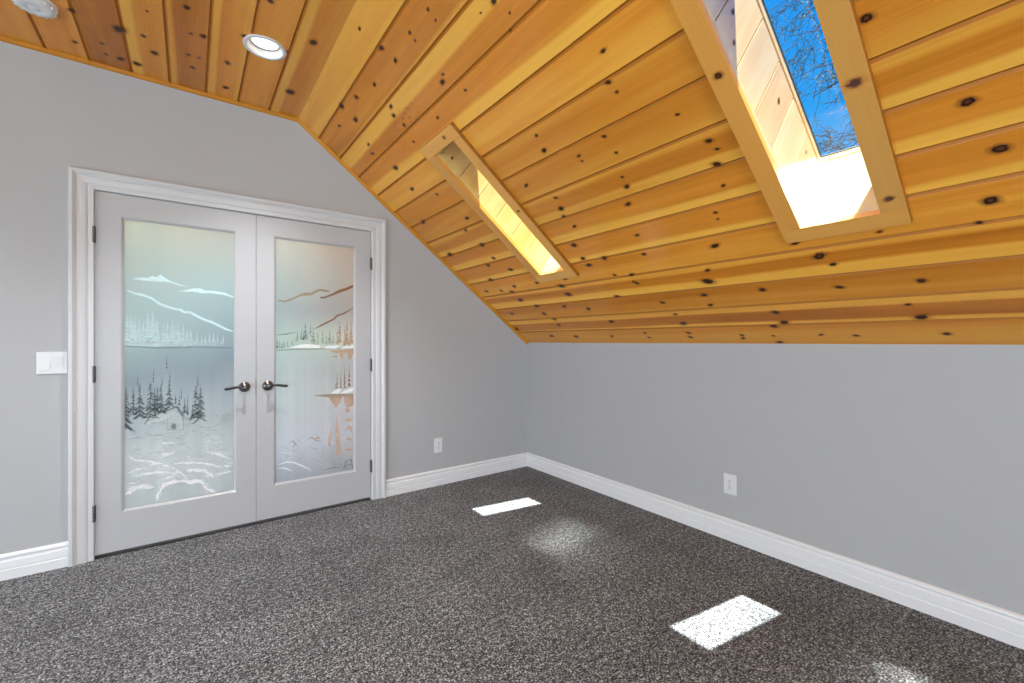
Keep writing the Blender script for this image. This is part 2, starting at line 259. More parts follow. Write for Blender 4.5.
M['shaftwood'].node_tree.nodes['Principled BSDF'].inputs['Coat IOR'].default_value = 1.9

# knots: dark heart, ring or solid, fading into the board
def knot_mat(name, ring, tint=(1, 1, 1)):
    m, nt, b, o = new_mat(name)
    at = nt.nodes.new('ShaderNodeAttribute'); at.attribute_name = 'rad'
    tc = nt.nodes.new('ShaderNodeTexCoord')
    f = math_n(nt, 'ADD', at.outputs['Fac'], math_n(nt, 'MULTIPLY', math_n(nt, 'SUBTRACT', noise(nt, tc.outputs['Object'], 90, 3), .5), .5))
    T = lambda c: tuple(x * y for x, y in zip(c, tint))
    if ring:
        r = ramp(nt, [(0, T((.16, .06, .022))), (.26, T((.11, .035, .014))), (.34, T((.02, .007, .006))), (.5, T((.035, .01, .007))), (.6, T((.30, .10, .02))), (1, T((.45, .18, .03)))])
        al = ramp(nt, [(0, (.9,) * 3), (.52, (1,) * 3), (.64, (.45,) * 3), (1, (0,) * 3)])
    else:
        r = ramp(nt, [(0, T((.045, .015, .008))), (.35, T((.05, .017, .009))), (.52, T((.15, .05, .012))), (.7, T((.36, .13, .018))), (1, T((.45, .18, .03)))])
        al = ramp(nt, [(0, (.97,) * 3), (.5, (.92,) * 3), (.6, (.34,) * 3), (1, (0,) * 3)])
    nt.links.new(f, r.inputs[0]); nt.links.new(at.outputs['Fac'], al.inputs[0])
    nt.links.new(r.outputs[0], b.inputs['Base Color']); b.inputs['Roughness'].default_value = .3; b.inputs['Specular IOR Level'].default_value = .25
    nt.links.new(al.outputs[0], b.inputs['Alpha'])
    return m
M['knot'] = knot_mat('dark_knot', False)
M['knot_ring'] = knot_mat('ringed_knot', True)
M['knot_purple'] = knot_mat('purple_grey_knot', False, (2.6, 3.2, 4.5))

# carpet: speckled grey pile
m, nt, b, o = new_mat('grey_speckled_carpet'); M['carpet'] = m
co = objco(nt)
sp = noise(nt, co, 135, 3, .75)
sp2 = noise(nt, co, 48, 2, .6)
mixs = math_n(nt, 'ADD', math_n(nt, 'MULTIPLY', sp, .75), math_n(nt, 'MULTIPLY', sp2, .25))
r = ramp(nt, [(.385, (.004, .004, .004)), (.46, (.044, .0445, .0455)), (.535, (.164, .170, .174)), (.615, (.61, .625, .638))])
nt.links.new(mixs, r.inputs[0])
brush = noise(nt, mapping(nt, co, (1.3, 3.2, 1)), 1.6, 4, .55, .8)
brush = math_n(nt, 'ADD', math_n(nt, 'MULTIPLY', brush, .6), math_n(nt, 'MULTIPLY', noise(nt, mapping(nt, co, (6, .8, 1), (3, 1, 0)), 1.3, 3, .6, 1.2), .4))
br = ramp(nt, [(.36, (.78, .78, .785)), (.62, (1.2, 1.2, 1.2))]); nt.links.new(brush, br.inputs[0])
nt.links.new(mix_c(nt, 1.0, r.outputs[0], br.outputs[0], 'MULTIPLY'), b.inputs['Base Color'])
b.inputs['Roughness'].default_value = .95; b.inputs['Specular IOR Level'].default_value = .1
b.inputs['Sheen Weight'].default_value = .1
bn = nt.nodes.new('ShaderNodeBump'); bn.inputs['Strength'].default_value = .5; bn.inputs['Distance'].default_value = .006
nt.links.new(mixs, bn.inputs['Height']); nt.links.new(bn.outputs[0], b.inputs['Normal'])

def emit(name, col, s):
    m, nt, b, o = new_mat(name)
    b.inputs['Base Color'].default_value = (.9, .9, .9, 1)
    b.inputs['Emission Color'].default_value = (*col, 1); b.inputs['Emission Strength'].default_value = s
    return m
M['lens'] = emit('lit_lens', (1, .98, .95), 3.0)

# clear skylight glass: lets light straight through, mirrors a little
m, nt, b, o = new_mat('clear_glazing'); M['glazing'] = m
nt.nodes.remove(b)
tr = nt.nodes.new('ShaderNodeBsdfTransparent'); tr.inputs[0].default_value = (.95, .975, .98, 1)
gl = nt.nodes.new('ShaderNodeBsdfGlossy'); gl.inputs['Roughness'].default_value = .02
fr = nt.nodes.new('ShaderNodeFresnel'); fr.inputs[0].default_value = 1.45
mx = nt.nodes.new('ShaderNodeMixShader')
nt.links.new(math_n(nt, 'MULTIPLY', fr.outputs[0], .5), mx.inputs[0]); nt.links.new(tr.outputs[0], mx.inputs[1]); nt.links.new(gl.outputs[0], mx.inputs[2])
nt.links.new(mx.outputs[0], o.inputs[0])

# frosted art glass: blurred hall light painted as gradients, some real light passes through
def lumn(nt, c):
    n = nt.nodes.new('ShaderNodeRGBToBW'); nt.links.new(c, n.inputs[0]); return n.outputs[0]

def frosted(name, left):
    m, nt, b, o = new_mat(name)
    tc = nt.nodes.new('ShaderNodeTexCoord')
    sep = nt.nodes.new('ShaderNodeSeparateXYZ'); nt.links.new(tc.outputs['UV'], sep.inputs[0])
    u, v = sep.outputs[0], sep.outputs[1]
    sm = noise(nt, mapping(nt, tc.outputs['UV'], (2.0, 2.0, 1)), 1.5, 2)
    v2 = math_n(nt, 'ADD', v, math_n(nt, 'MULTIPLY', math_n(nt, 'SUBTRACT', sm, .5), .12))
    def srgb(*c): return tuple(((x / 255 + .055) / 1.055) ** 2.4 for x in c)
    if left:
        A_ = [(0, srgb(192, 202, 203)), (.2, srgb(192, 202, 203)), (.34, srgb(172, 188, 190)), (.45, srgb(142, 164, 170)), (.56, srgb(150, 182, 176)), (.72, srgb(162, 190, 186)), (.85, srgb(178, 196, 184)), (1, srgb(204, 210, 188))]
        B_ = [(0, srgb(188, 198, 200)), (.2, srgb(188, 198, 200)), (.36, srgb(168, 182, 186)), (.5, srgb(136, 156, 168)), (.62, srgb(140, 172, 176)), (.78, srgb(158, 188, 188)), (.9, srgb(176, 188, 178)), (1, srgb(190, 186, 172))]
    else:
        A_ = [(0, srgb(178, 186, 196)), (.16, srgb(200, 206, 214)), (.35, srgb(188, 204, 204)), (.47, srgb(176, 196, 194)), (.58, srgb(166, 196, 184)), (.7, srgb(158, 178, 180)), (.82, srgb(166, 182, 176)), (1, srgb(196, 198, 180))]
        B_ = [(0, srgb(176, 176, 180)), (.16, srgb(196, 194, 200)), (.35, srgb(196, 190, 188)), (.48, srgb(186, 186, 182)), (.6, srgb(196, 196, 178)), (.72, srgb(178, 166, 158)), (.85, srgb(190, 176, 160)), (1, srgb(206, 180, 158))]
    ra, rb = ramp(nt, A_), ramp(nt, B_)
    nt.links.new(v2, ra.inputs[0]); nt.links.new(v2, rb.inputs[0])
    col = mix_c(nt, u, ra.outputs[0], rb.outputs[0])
    # curtain folds behind the glass, painted as faint streaks low in the pane
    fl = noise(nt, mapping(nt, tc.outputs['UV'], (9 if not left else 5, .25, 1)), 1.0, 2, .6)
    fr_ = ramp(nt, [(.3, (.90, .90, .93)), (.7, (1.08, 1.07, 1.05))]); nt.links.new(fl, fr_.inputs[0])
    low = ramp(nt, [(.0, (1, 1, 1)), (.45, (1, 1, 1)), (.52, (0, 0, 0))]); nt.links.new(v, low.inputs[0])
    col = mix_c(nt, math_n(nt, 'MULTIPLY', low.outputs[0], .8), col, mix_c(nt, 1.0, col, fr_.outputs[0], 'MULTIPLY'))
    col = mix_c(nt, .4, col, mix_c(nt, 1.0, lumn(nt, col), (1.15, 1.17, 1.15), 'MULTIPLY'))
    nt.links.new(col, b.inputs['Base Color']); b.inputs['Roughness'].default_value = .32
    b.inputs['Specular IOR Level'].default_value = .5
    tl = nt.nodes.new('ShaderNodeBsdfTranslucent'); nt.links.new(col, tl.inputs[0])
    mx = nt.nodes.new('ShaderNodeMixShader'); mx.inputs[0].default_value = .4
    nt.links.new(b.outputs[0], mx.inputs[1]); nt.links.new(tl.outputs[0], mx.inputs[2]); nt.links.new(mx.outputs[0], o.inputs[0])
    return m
M['frost_l'] = frosted('frosted_glass_painted_glow_l', True)
M['frost_r'] = frosted('frosted_glass_painted_glow_r', False)

def etch(name, col, alpha):
    m, nt, b, o = new_mat(name)
    b.inputs['Roughness'].default_value = .5
    f = noise(nt, objco(nt), 60, 2)
    nt.links.new(mix_c(nt, f, tuple(c * .8 for c in col), tuple(min(1, c * 1.2) for c in col)), b.inputs['Base Color'])
    b.inputs['Alpha'].default_value = alpha
    return m
M['e_teal'] = etch('etched_pale_teal', (.66, .86, .87), .92)
M['e_tealsoft'] = etch('etched_soft_teal', (.72, .90, .89), .6)
M['e_white'] = etch('etched_white', (.97, .99, 1.0), .95)
M['e_whitesoft'] = etch('etched_soft_white', (.95, .97, .98), .5)
M['e_dark'] = etch('etched_dark_green_grey', (.05, .07, .075), .6)
M['e_faint'] = etch('etched_faint_grey', (.10, .16, .17), .4)
M['e_grey'] = etch('etched_grey', (.22, .24, .25), .5)
M['e_brown'] = etch('etched_brown', (.25, .11, .035), .8)
M['e_tan'] = etch('etched_tan', (.36, .28, .16), .75)
M['e_orange'] = etch('etched_orange', (.66, .36, .18), .5)
M['e_peach'] = etch('etched_soft_peach', (.74, .46, .28), .5)
M['e_mist'] = etch('etched_mist', (.85, .9, .9), .22)
M['e_green'] = etch('etched_pale_green', (.32, .40, .24), .45)

# ------------------------------------------------------------------ ceiling boards
SEAMS = [0, .165, .330, .492, .664, .834, 1.0005, 1.168, 1.338, 1.514, 1.681, 1.850, 2.029, 2.2, 2.377, SL]
BANDS = [
 [(0, .5), (.08, .58), (.15, .5)],
 [(.165, .85), (.186, .8), (.196, .14), (.270, .18), (.281, .8), (.33, .72)],
 [(.33, .62), (.39, .55), (.425, .34), (.45, .24), (.492, .34)],
 [(.492, .85), (.553, .82), (.57, .28), (.62, .24), (.636, .72), (.664, .78)],
 [(.664, .56), (.78, .48), (.815, .38), (.834, .55)],
 [(.834, .86), (.868, .86), (.886, .42), (1.0005, .36)],
 [(1.0005, .88), (1.05, .86), (1.066, .40), (1.168, .30)],
 [(1.168, .9), (1.213, .86), (1.231, .34), (1.298, .34), (1.314, .68), (1.338, .7)],
 [(1.338, .66), (1.40, .5), (1.514, .46)],
 [(1.514, .5), (1.681, .46)],
 [(1.681, .62), (1.850, .55)],
 [(1.850, .88), (1.905, .86), (1.922, .44), (1.965, .30), (2.029, .42)],
 [(2.029, .32), (2.108, .3), (2.126, .84), (2.2, .88)],
 [(2.2, .85), (2.214, .72), (2.23, .38), (2.377, .40)],
 [(2.377, .74), (SL, .68)],
]
FSEAMS = [-2.0225, -2.198, -2.372, -2.542, -2.7155, -2.8865, -3.0575, -3.2265, -3.397, -3.567, -3.738, -3.909, -4.08, -4.2975]
FB = [
 [(-2.0225, .62), (-2.065, .55), (-2.08, .45), (-2.135, .42), (-2.15, .8), (-2.198, .8)],
 [(-2.198, .45), (-2.372, .5)],
 [(-2.372, .7), (-2.40, .66), (-2.415, .4), (-2.50, .36), (-2.512, .76), (-2.542, .72)],
 [(-2.542, .35), (-2.56, .22), (-2.68, .16), (-2.697, .6), (-2.7155, .6)],
 [(-2.7155, .48), (-2.82, .42), (-2.838, .84), (-2.8865, .84)],
 [(-2.8865, .12), (-3.0575, .16)],
 [(-3.0575, .62), (-3.09, .55), (-3.11, .34), (-3.2265, .4)],
 [(-3.2265, .42), (-3.397, .46)],
]
while len(FB) < len(FSEAMS) - 1:
    k = len(FB); a_, b_ = FSEAMS[k], FSEAMS[k + 1]
    FB.append([(a_, random.uniform(.3, .7)), ((a_ + b_) / 2, random.uniform(.3, .6)), (b_, random.uniform(.3, .8))])

def board_sheet(seams, bands, sgn):
    """a sheet of grooved boards in (v, -y, depth) space"""
    bm = bmesh.new()
    tone = bm.verts.layers.float.new('tone'); bid = bm.faces.layers.float.new('bid')
    G, D = .0085, .007
    ny = 44
    cols = []
    stations = []      # (v, depth, tone, wander, board)
    for k in range(len(bands)):
        a_, b_ = seams[k], seams[k + 1]
        st = [(a_, D, -.75, 0), (a_ + sgn * (G - .001), .0008, -.75, 0)] if k else []
        for i, (v, t) in enumerate(bands[k]):
            if i == 0: v = a_ + sgn * (G if k else 0)
            if i == len(bands[k]) - 1: v = b_ - sgn * G
            st.append((v, 0, t, 0 if i in (0, len(bands[k]) - 1) else 1))
        if k == len(bands) - 1: st[-1] = (b_, 0, st[-1][2], 0)
        else: st.append((b_ - sgn * (G - .001), .0008, -.75, 0))
        stations += [s + (k,) for s in st]
    rnd = random.Random(11)
    ph = {}
    rows = []
    for si, (v, d, t, w, k) in enumerate(stations):
        p = ph.setdefault(k, (rnd.uniform(0, 6), rnd.uniform(0, 6)))
        row = []
        for j in range(ny + 1):
            y = L * j / ny
            vv = v + (w * (.006 * math.sin(y * 1.7 + p[0]) + .003 * math.sin(y * 5.1 + p[1])))
            vert = bm.verts.new((vv, y, d)); vert[tone] = t
            row.append(vert)
        rows.append((row, k))
    for (r0, k0), (r1, k1) in zip(rows, rows[1:]):
        for j in range(ny):
            f = bm.faces.new([r0[j], r1[j], r1[j + 1], r0[j + 1]])
    return bm, tone, bid

def cut_lines(bm, lines, test=None):
    for co, no in lines:
        fs = [f for f in bm.faces if test is None or test(f)]
        geom = list({e for f in fs for e in f.edges}) + list({v for f in fs for v in f.verts}) + fs
        bmesh.ops.bisect_plane(bm, geom=geom, plane_co=co, plane_no=no, dist=1e-6)

def hole_rect(bm, v0, v1, y0, y1):
    t = lambda f: abs(f.calc_center_median().y - (y0 + y1) / 2) < .5
    cut_lines(bm, [((v0, 0, 0), (1, 0, 0)), ((v1, 0, 0), (1, 0, 0)), ((0, y0, 0), (0, 1, 0)), ((0, y1, 0), (0, 1, 0))], t)
    dead = [f for f in bm.faces if v0 < f.calc_center_median().x < v1 and y0 < f.calc_center_median().y < y1]
    bmesh.ops.delete(bm, geom=dead, context='FACES')

def hole_round(bm, cx, cy, r, n=20):
    t = lambda f: (f.calc_center_median().xy - Vector((cx, cy))).length < .35
    cut_lines(bm, [((cx + r * math.cos(2 * PI * k / n), cy + r * math.sin(2 * PI * k / n), 0), (math.cos(2 * PI * k / n), math.sin(2 * PI * k / n), 0)) for k in range(n)], t)
    dead = [f for f in bm.faces if (f.calc_center_median().xy - Vector((cx, cy))).length < r * .9999 / 1.0 and
            all((f.calc_center_median().x - cx) * math.cos(2 * PI * k / n) + (f.calc_center_median().y - cy) * math.sin(2 * PI * k / n) < r for k in range(n))]
    bmesh.ops.delete(bm, geom=dead, context='FACES')

# skylight openings: (s0, s1, u0, u1) with u = -y
SIDE_KNOTS = [(1.61, .151, .011), (1.544, .078, .010), (1.228, .217, .013), (.948, .273, .008)]
SKY = [(.812, 1.843, .966, 1.210), (.799, 1.842, 2.571, 2.828)]
LAMPS = [(-2.307, -.70), (-4.013, -.70), (-2.307, -2.75), (-4.013, -2.75), (-2.307, -4.8), (-4.013, -4.8)]
LAMP_R = .083

def P_right(v, u, d): return Vector((-v * CA + d * SA, -u, HK + v * SA + d * CA))
def P_left(v, u, d):
    p = P_right(v, u, d); return Vector((-W - p.x, p.y, p.z))
def P_flat(v, u, d): return Vector((v, -u, HC + d))

def finish(bm, tone, bid, seams, mapf, out, uvoff):
    """move the sheet into the room and pour it into the shared ceiling mesh"""
    otone, obid, orad, ouv = out.verts.layers.float['tone'], out.faces.layers.float['bid'], out.verts.layers.float['rad'], out.loops.layers.uv['UVMap']
    rb = [random.Random(int(uvoff * 100) + k).random() for k in range(40)]
    vm = {}
    flatco = {}
    for v in bm.verts:
        nv = out.verts.new(mapf(*v.co)); nv[otone] = v[tone]; vm[v] = nv; flatco[nv] = v.co.copy()
    lo = seams
    for f in bm.faces:
        c = f.calc_center_median()
        k = sum(1 for s in lo[1:-1] if abs(c.x - lo[0]) > abs(s - lo[0]))
        try: nf = out.faces.new([vm[v] for v in f.verts])
        except ValueError: continue
        nf[obid] = rb[k]; nf.material_index = 0
        for l in nf.loops:
            q = flatco[l.vert]; l[ouv].uv = (q.y + uvoff, q.x)
    bm.free()

def add_knot(out, mapf, u, v, r, mi, stretch=1.2, depth=-.0007, rng=random):
    """a knot inlaid in a board: rings of an ellipse, 'rad' runs 0 at the heart to 1 where it fades"""
    orad = out.verts.layers.float['rad']
    n = 14; R = r * 1.12
    rings = []
    ang = rng.uniform(-.35, .35); ca, sa = math.cos(ang), math.sin(ang)
    wob = [1 + rng.uniform(-.12, .12) for _ in range(n)]
    for q in (0, .3, .55, .75, 1):
        if q == 0:
            vv = out.verts.new(mapf(v, u, depth)); vv[orad] = 0; rings.append([vv]); continue
        ring = []
        for k in range(n):
            a = 2 * PI * k / n
            du = R * q * stretch * math.cos(a) * wob[k] * (1 + .35 * max(0, q - .55) * abs(math.cos(a)) * 2); dv = R * q * math.sin(a) * wob[k] / stretch ** .3
            vv = out.verts.new(mapf(v + du * sa + dv * ca, u + du * ca - dv * sa, depth)); vv[orad] = q; ring.append(vv)
        rings.append(ring)
    for a, b in zip(rings, rings[1:]):
        for k in range(n):
            q = [a[k % len(a)], b[k], b[(k + 1) % n], a[(k + 1) % len(a)]]
            s = []
            for x in q:
                if x not in s: s.append(x)
            f = out.faces.new(s); f.material_index = mi

out = bmesh.new()
out.verts.layers.float.new('tone'); out.faces.layers.float.new('bid'); out.verts.layers.float.new('rad'); out.loops.layers.uv.new('UVMap')
bm, t_, b_ = board_sheet(SEAMS, BANDS, 1)
for s0, s1, u0, u1 in SKY: hole_rect(bm, s0, s1, u0, u1)
finish(bm, bm.verts.layers.float['tone'], bm.faces.layers.float['bid'], SEAMS, P_right, out, 1.0)
bm, t_, b_ = board_sheet(FSEAMS, FB, -1)
for lx, ly in LAMPS: hole_round(bm, lx, -ly, LAMP_R)
finish(bm, bm.verts.layers.float['tone'], bm.faces.layers.float['bid'], FSEAMS, P_flat, out, 13.0)
bm, t_, b_ = board_sheet(SEAMS, BANDS, 1)
finish(bm, bm.verts.layers.float['tone'], bm.faces.layers.float['bid'], SEAMS, P_left, out, 27.0)
krng = random.Random(5)
for y, s, r, flag in SLOPE_KNOTS:
    add_knot(out, P_right, -y, s, r, 2 if flag else 1, 1.15 if flag else krng.uniform(1.15, 1.55), rng=krng)
for y, x, r, flag in FLAT_KNOTS:
    add_knot(out, P_flat, -y, x, r, 1, krng.uniform(.9, 1.2), rng=krng)
# worm-speckled patch near the top of the slope
for k in range(26):
    add_knot(out, P_right, .98 + krng.gauss(0, .11), 2.07 + krng.gauss(0, .028), krng.uniform(.0025, .005), 1, rng=krng)
# knots out of the photograph's view: the far end and the other slope
for k in range(60):
    add_knot(out, P_left, krng.uniform(.1, L - .1), krng.uniform(.05, SL - .05), krng.uniform(.007, .02), 1, rng=krng)
for k in range(50):
    add_knot(out, P_right, krng.uniform(3.6, L - .1), krng.uniform(.05, SL - .05), krng.uniform(.007, .02), 1, rng=krng)
for k in range(40):
    add_knot(out, P_flat, krng.uniform(1.3, L - .1), krng.choice([-2.1, -2.28, -2.46, -2.63, -2.8, -2.97, -3.14, -3.3, -3.5, -3.65, -3.83, -4.0]) + krng.uniform(-.05, .05), krng.uniform(.007, .02), 1, rng=krng)
ceil = link('ceiling', out, mats=[M['ceil'], M['knot'], M['knot_ring']])
tag(ceil, 'vaulted ceiling of varnished knotty pine boards, flat strip and slopes', 'ceiling', kind='structure')

# ------------------------------------------------------------------ floor and walls
bm = bmesh.new(); box(bm, -W, 0, -L, .06, -.1, 0)
tag(link('floor', bm, M['carpet']), 'speckled dark grey carpet covering the whole floor', 'floor', kind='structure')

DX0, DX1, DZ = -3.0615, -1.5025, 2.049       # rough door opening
def prism_wall(name, polys, y0, y1, label):
    bm = bmesh.new()
    for poly in polys:
        a = [bm.verts.new((x, y0, z)) for x, z in poly]; b = [bm.verts.new((x, y1, z)) for x, z in poly]
        fs = [bm.faces.new(a), bm.faces.new(b[::-1])]
        for k in range(len(poly)): fs.append(bm.faces.new([a[k], b[k], b[(k + 1) % len(poly)], a[(k + 1) % len(poly)]]))
        bmesh.ops.recalc_face_normals(bm, faces=fs)
    return tag(link(name, bm, M['wall']), label, 'wall', kind='structure')
def top(x):
    if x > XB: return HK - x * SA / CA
    if x < -W - XB: return HK + (x + W) * SA / CA
    return HC
E_ = .012
prism_wall('wall_north', [
    [(-W, 0), (DX0, 0), (DX0, HC + E_), (-W - XB, HC + E_), (-W, HK + E_)],
    [(DX0, DZ), (DX1, DZ), (DX1, top(DX1) + E_), (XB, HC + E_), (DX0, HC + E_)],
    [(DX1, 0), (0, 0), (0, HK + E_), (DX1, top(DX1) + E_)]], 0, .12, 'grey painted end wall with the pair of white glazed doors')
bm = bmesh.new(); box(bm, 0, .12, -L, .12, -.1, HK + .01)
tag(link('wall_east', bm, M['wall']), 'low grey knee wall under the skylights', 'wall', kind='structure')
VY0, VY1, VZ0, VZ1 = -5.6, -.8, .30, 1.02        # added band window in the far knee wall, for side fill
bm = bmesh.new(); box(bm, -W - .12, -W, -L, VY0, -.1, HK + .01); box(bm, -W - .12, -W, VY1, .12, -.1, HK + .01)
box(bm, -W - .12, -W, VY0, VY1, -.1, VZ0); box(bm, -W - .12, -W, VY0, VY1, VZ1, HK + .01)
tag(link('wall_west', bm, M['wall']), 'low grey knee wall on the side opposite the skylights', 'wall', kind='structure')
WX0, WX1, WZ0, WZ1 = -4.9, -1.42, .35, 2.05   # added end window opposite the doors, for fill
prism_wall('wall_south', [
    [(-W, 0), (WX0, 0), (WX0, top(WX0) + E_), (-W, HK + E_)],
    [(WX1, 0), (0, 0), (0, HK + E_), (WX1, top(WX1) + E_)],
    [(WX0, 0), (WX1, 0), (WX1, WZ0), (WX0, WZ0)],
    [(WX0, WZ1), (WX1, WZ1), (WX1, top(WX1) + E_), (XB, HC + E_), (-W - XB, HC + E_), (WX0, top(WX0) + E_)]],
    -L - .12, -L, 'grey end wall with the added wide window')

# ------------------------------------------------------------------ baseboards
BP = [(0, 0), (.015, 0), (.016, .048), (.0125, .050), (.0115, .054), (.0145, .058), (.0135, .092), (.0075, .098), (.0055, .104), (.0105, .108), (.0145, .114), (.0125, .1225), (.006, .128), (0, .129)]
def base_run(name, p0, p1, nrm, m0, m1, label):
    """p0->p1 along the wall, nrm into the room; m0/m1: mitre slopes at the ends"""
    p0, p1, nrm = Vector(p0), Vector(p1), Vector(nrm)
    d = (p1 - p0).normalized()
    bm = bmesh.new()
    def fr(i):
        o = p0 if i == 0 else p1
        mi = m0 if i == 0 else m1
        return o, nrm + d * mi, Vector((0, 0, 1))
    sweep(bm, [0, 1], BP, fr)
    return tag(link(name, bm, M['base']), label, 'baseboard', kind='structure')
CXL, CXR = -3.1419, -1.4122
base_run('baseboard_north', (CXR, 0, 0), (0, 0, 0), (0, -1, 0), 0, -1, 'white moulded baseboard between the door casing and the corner')
base_run('baseboard_east', (0, 0, 0), (0, -L, 0), (-1, 0, 0), 1, -1, 'white moulded baseboard along the low knee wall')
base_run('baseboard_west', (-W, -L, 0), (-W, 0, 0), (1, 0, 0), 1, -1, 'white moulded baseboard along the far knee wall')
base_run('baseboard_northwest', (-W, 0, 0), (CXL, 0, 0), (0, -1, 0), 1, 0, 'short white moulded baseboard below the light switch')
base_run('baseboard_south', (0, -L, 0), (-W, -L, 0), (0, 1, 0), 1, -1, 'white moulded baseboard under the added wide end window')

# ------------------------------------------------------------------ pine strip where end wall meets ceiling (trim)
bm = bmesh.new(); bm.verts.layers.float.new('tone'); bm.faces.layers.float.new('bid')
path = [Vector((-W, 0, HK)), Vector((-W - XB, 0, HC)), Vector((XB, 0, HC)), Vector((0, 0, HK))]
def strip_frame(i):
    d0 = (path[i] - path[i - 1]).normalized() if i else None
    d1 = (path[i + 1] - path[i]).normalized() if i < 3 else None
    n0 = Vector((d0.z, 0, -d0.x)) if d0 else None
    n1 = Vector((d1.z, 0, -d1.x)) if d1 else None
    if n0 is None: dn = n1
    elif n1 is None: dn = n0
    else:
        dn = (n0 + n1).normalized(); dn = dn / dn.dot(n0)
    return path[i], Vector((0, -1, 0)), dn
sweep(bm, path, [(0, 0), (.016, 0), (.016, .004), (.012, .012), (.005, .0185), (0, .02)], strip_frame)
tl = bm.verts.layers.float['tone']
for v in bm.verts: v[tl] = .55
st = link('trim_1', bm, M['trimwood'])
tag(st, 'thin orange pine strip along the top of the grey end wall', 'trim', kind='structure')

# ------------------------------------------------------------------ door casing
CP = [(0, 0), (.0985, 0), (.0985, .008), (.094, .011), (.086, .0115), (.079, .0115), (.0755, .0095), (.072, .0095), (.0685, .0135), (.060, .016), (.049, .0175), (.039, .018), (.0335, .0145), (.0295, .0145), (.0265, .019), (.020, .024), (.016, .029), (.005, .0295), (.0015, .028), (0, .025)]
bm = bmesh.new()
CT = 2.1325
cpath = [Vector((CXL, 0, 0)), Vector((CXL, 0, CT)), Vector((CXR, 0, CT)), Vector((CXR, 0, 0))]
def cas_frame(i):
    inn = [Vector((1, 0, 0)), Vector((1, 0, -1)), Vector((-1, 0, -1)), Vector((-1, 0, 0))][i]
    return cpath[i], inn, Vector((0, -1, 0))
sweep(bm, cpath, CP, cas_frame)
cas = link('trim_2', bm, M['white'])
tag(cas, 'white moulded casing around the pair of glazed doors', 'door casing', kind='structure')
bm = bmesh.new()
JX0, JX1, JZ = -3.0462, -1.5178, 2.0338
box(bm, DX0, JX0, -.001, .12, 0, DZ); box(bm, JX1, DX1, -.001, .12, 0, DZ); box(bm, JX0, JX1, -.001, .12, JZ, DZ)
box(bm, JX0, JX0 + .012, .042, .075, 0, JZ); box(bm, JX1 - .012, JX1, .042, .075, 0, JZ); box(bm, JX0 + .012, JX1 - .012, .042, .075, JZ - .012, JZ)
link('door_jamb', bm, M['white'], cas)
bm = bmesh.new(); box(bm, JX0, JX1, 0, .12, .001, .006)  # black strip stands in for the shade under the doors
link('gap_shadow_strip', bm, M['gap_shadow'], cas)

# ------------------------------------------------------------------ doors
YF = .003       # door face
def ribbon(bm, pts, wid, mi=0, y=0):
    pts = [Vector((p[0], y, p[1])) for p in pts]
    prev = None
    n = len(pts)
    for i, p in enumerate(pts):
        d = (pts[min(i + 1, n - 1)] - pts[max(i - 1, 0)])
        if d.length < 1e-6: d = Vector((1, 0, 0))
        d.normalize(); s = Vector((-d.z, 0, d.x))
        w = wid[i] if isinstance(wid, (list, tuple)) else wid * (.35 if i in (0, n - 1) else 1)
        a, b = bm.verts.new(p + s * w / 2), bm.verts.new(p - s * w / 2)
        if prev:
            f = bm.faces.new([prev[0], prev[1], b, a]); f.material_index = mi
        prev = (a, b)

def fill(bm, pts, mi=0, y=0):
    f = face(bm, [(p[0], y, p[1]) for p in pts], mi)
    bmesh.ops.triangulate(bm, faces=[f])

def conifer(bm, tp, bp, rng, mi=0, y=0, slim=.2, dens=1.0):
    """needle tree scratched into glass: a trunk line and drooping boughs"""
    (xt, zt), (xb, zb) = tp, bp
    h = zt - zb
    ribbon(bm, [(xt, zt), ((xt + xb) / 2, (zt + zb) / 2), (xb, zb)], [.0012, .003, .004], mi, y)
    n = max(5, int(h / .013 * dens))
    for k in range(n):
        q = (k + rng.random()) / n
        w = h * slim * (.12 + .88 * q) * rng.uniform(.5, 1.1)
        z = zt - q * h * .96; x = xt + (xb - xt) * q
        for sg in (-1, 1):
            if rng.random() < .15: continue
            ww = w * rng.uniform(.6, 1.1)
            t = rng.uniform(.003, .007) * (.6 + .6 * q)
            pts = [(x, z + t * .4), (x + sg * ww * .55, z - ww * .35), (x + sg * ww, z - ww * .85), (x + sg * ww * .5, z - ww * .5 - t), (x, z - t)]
            f = face(bm, [(p[0], y, p[1]) for p in pts], mi)

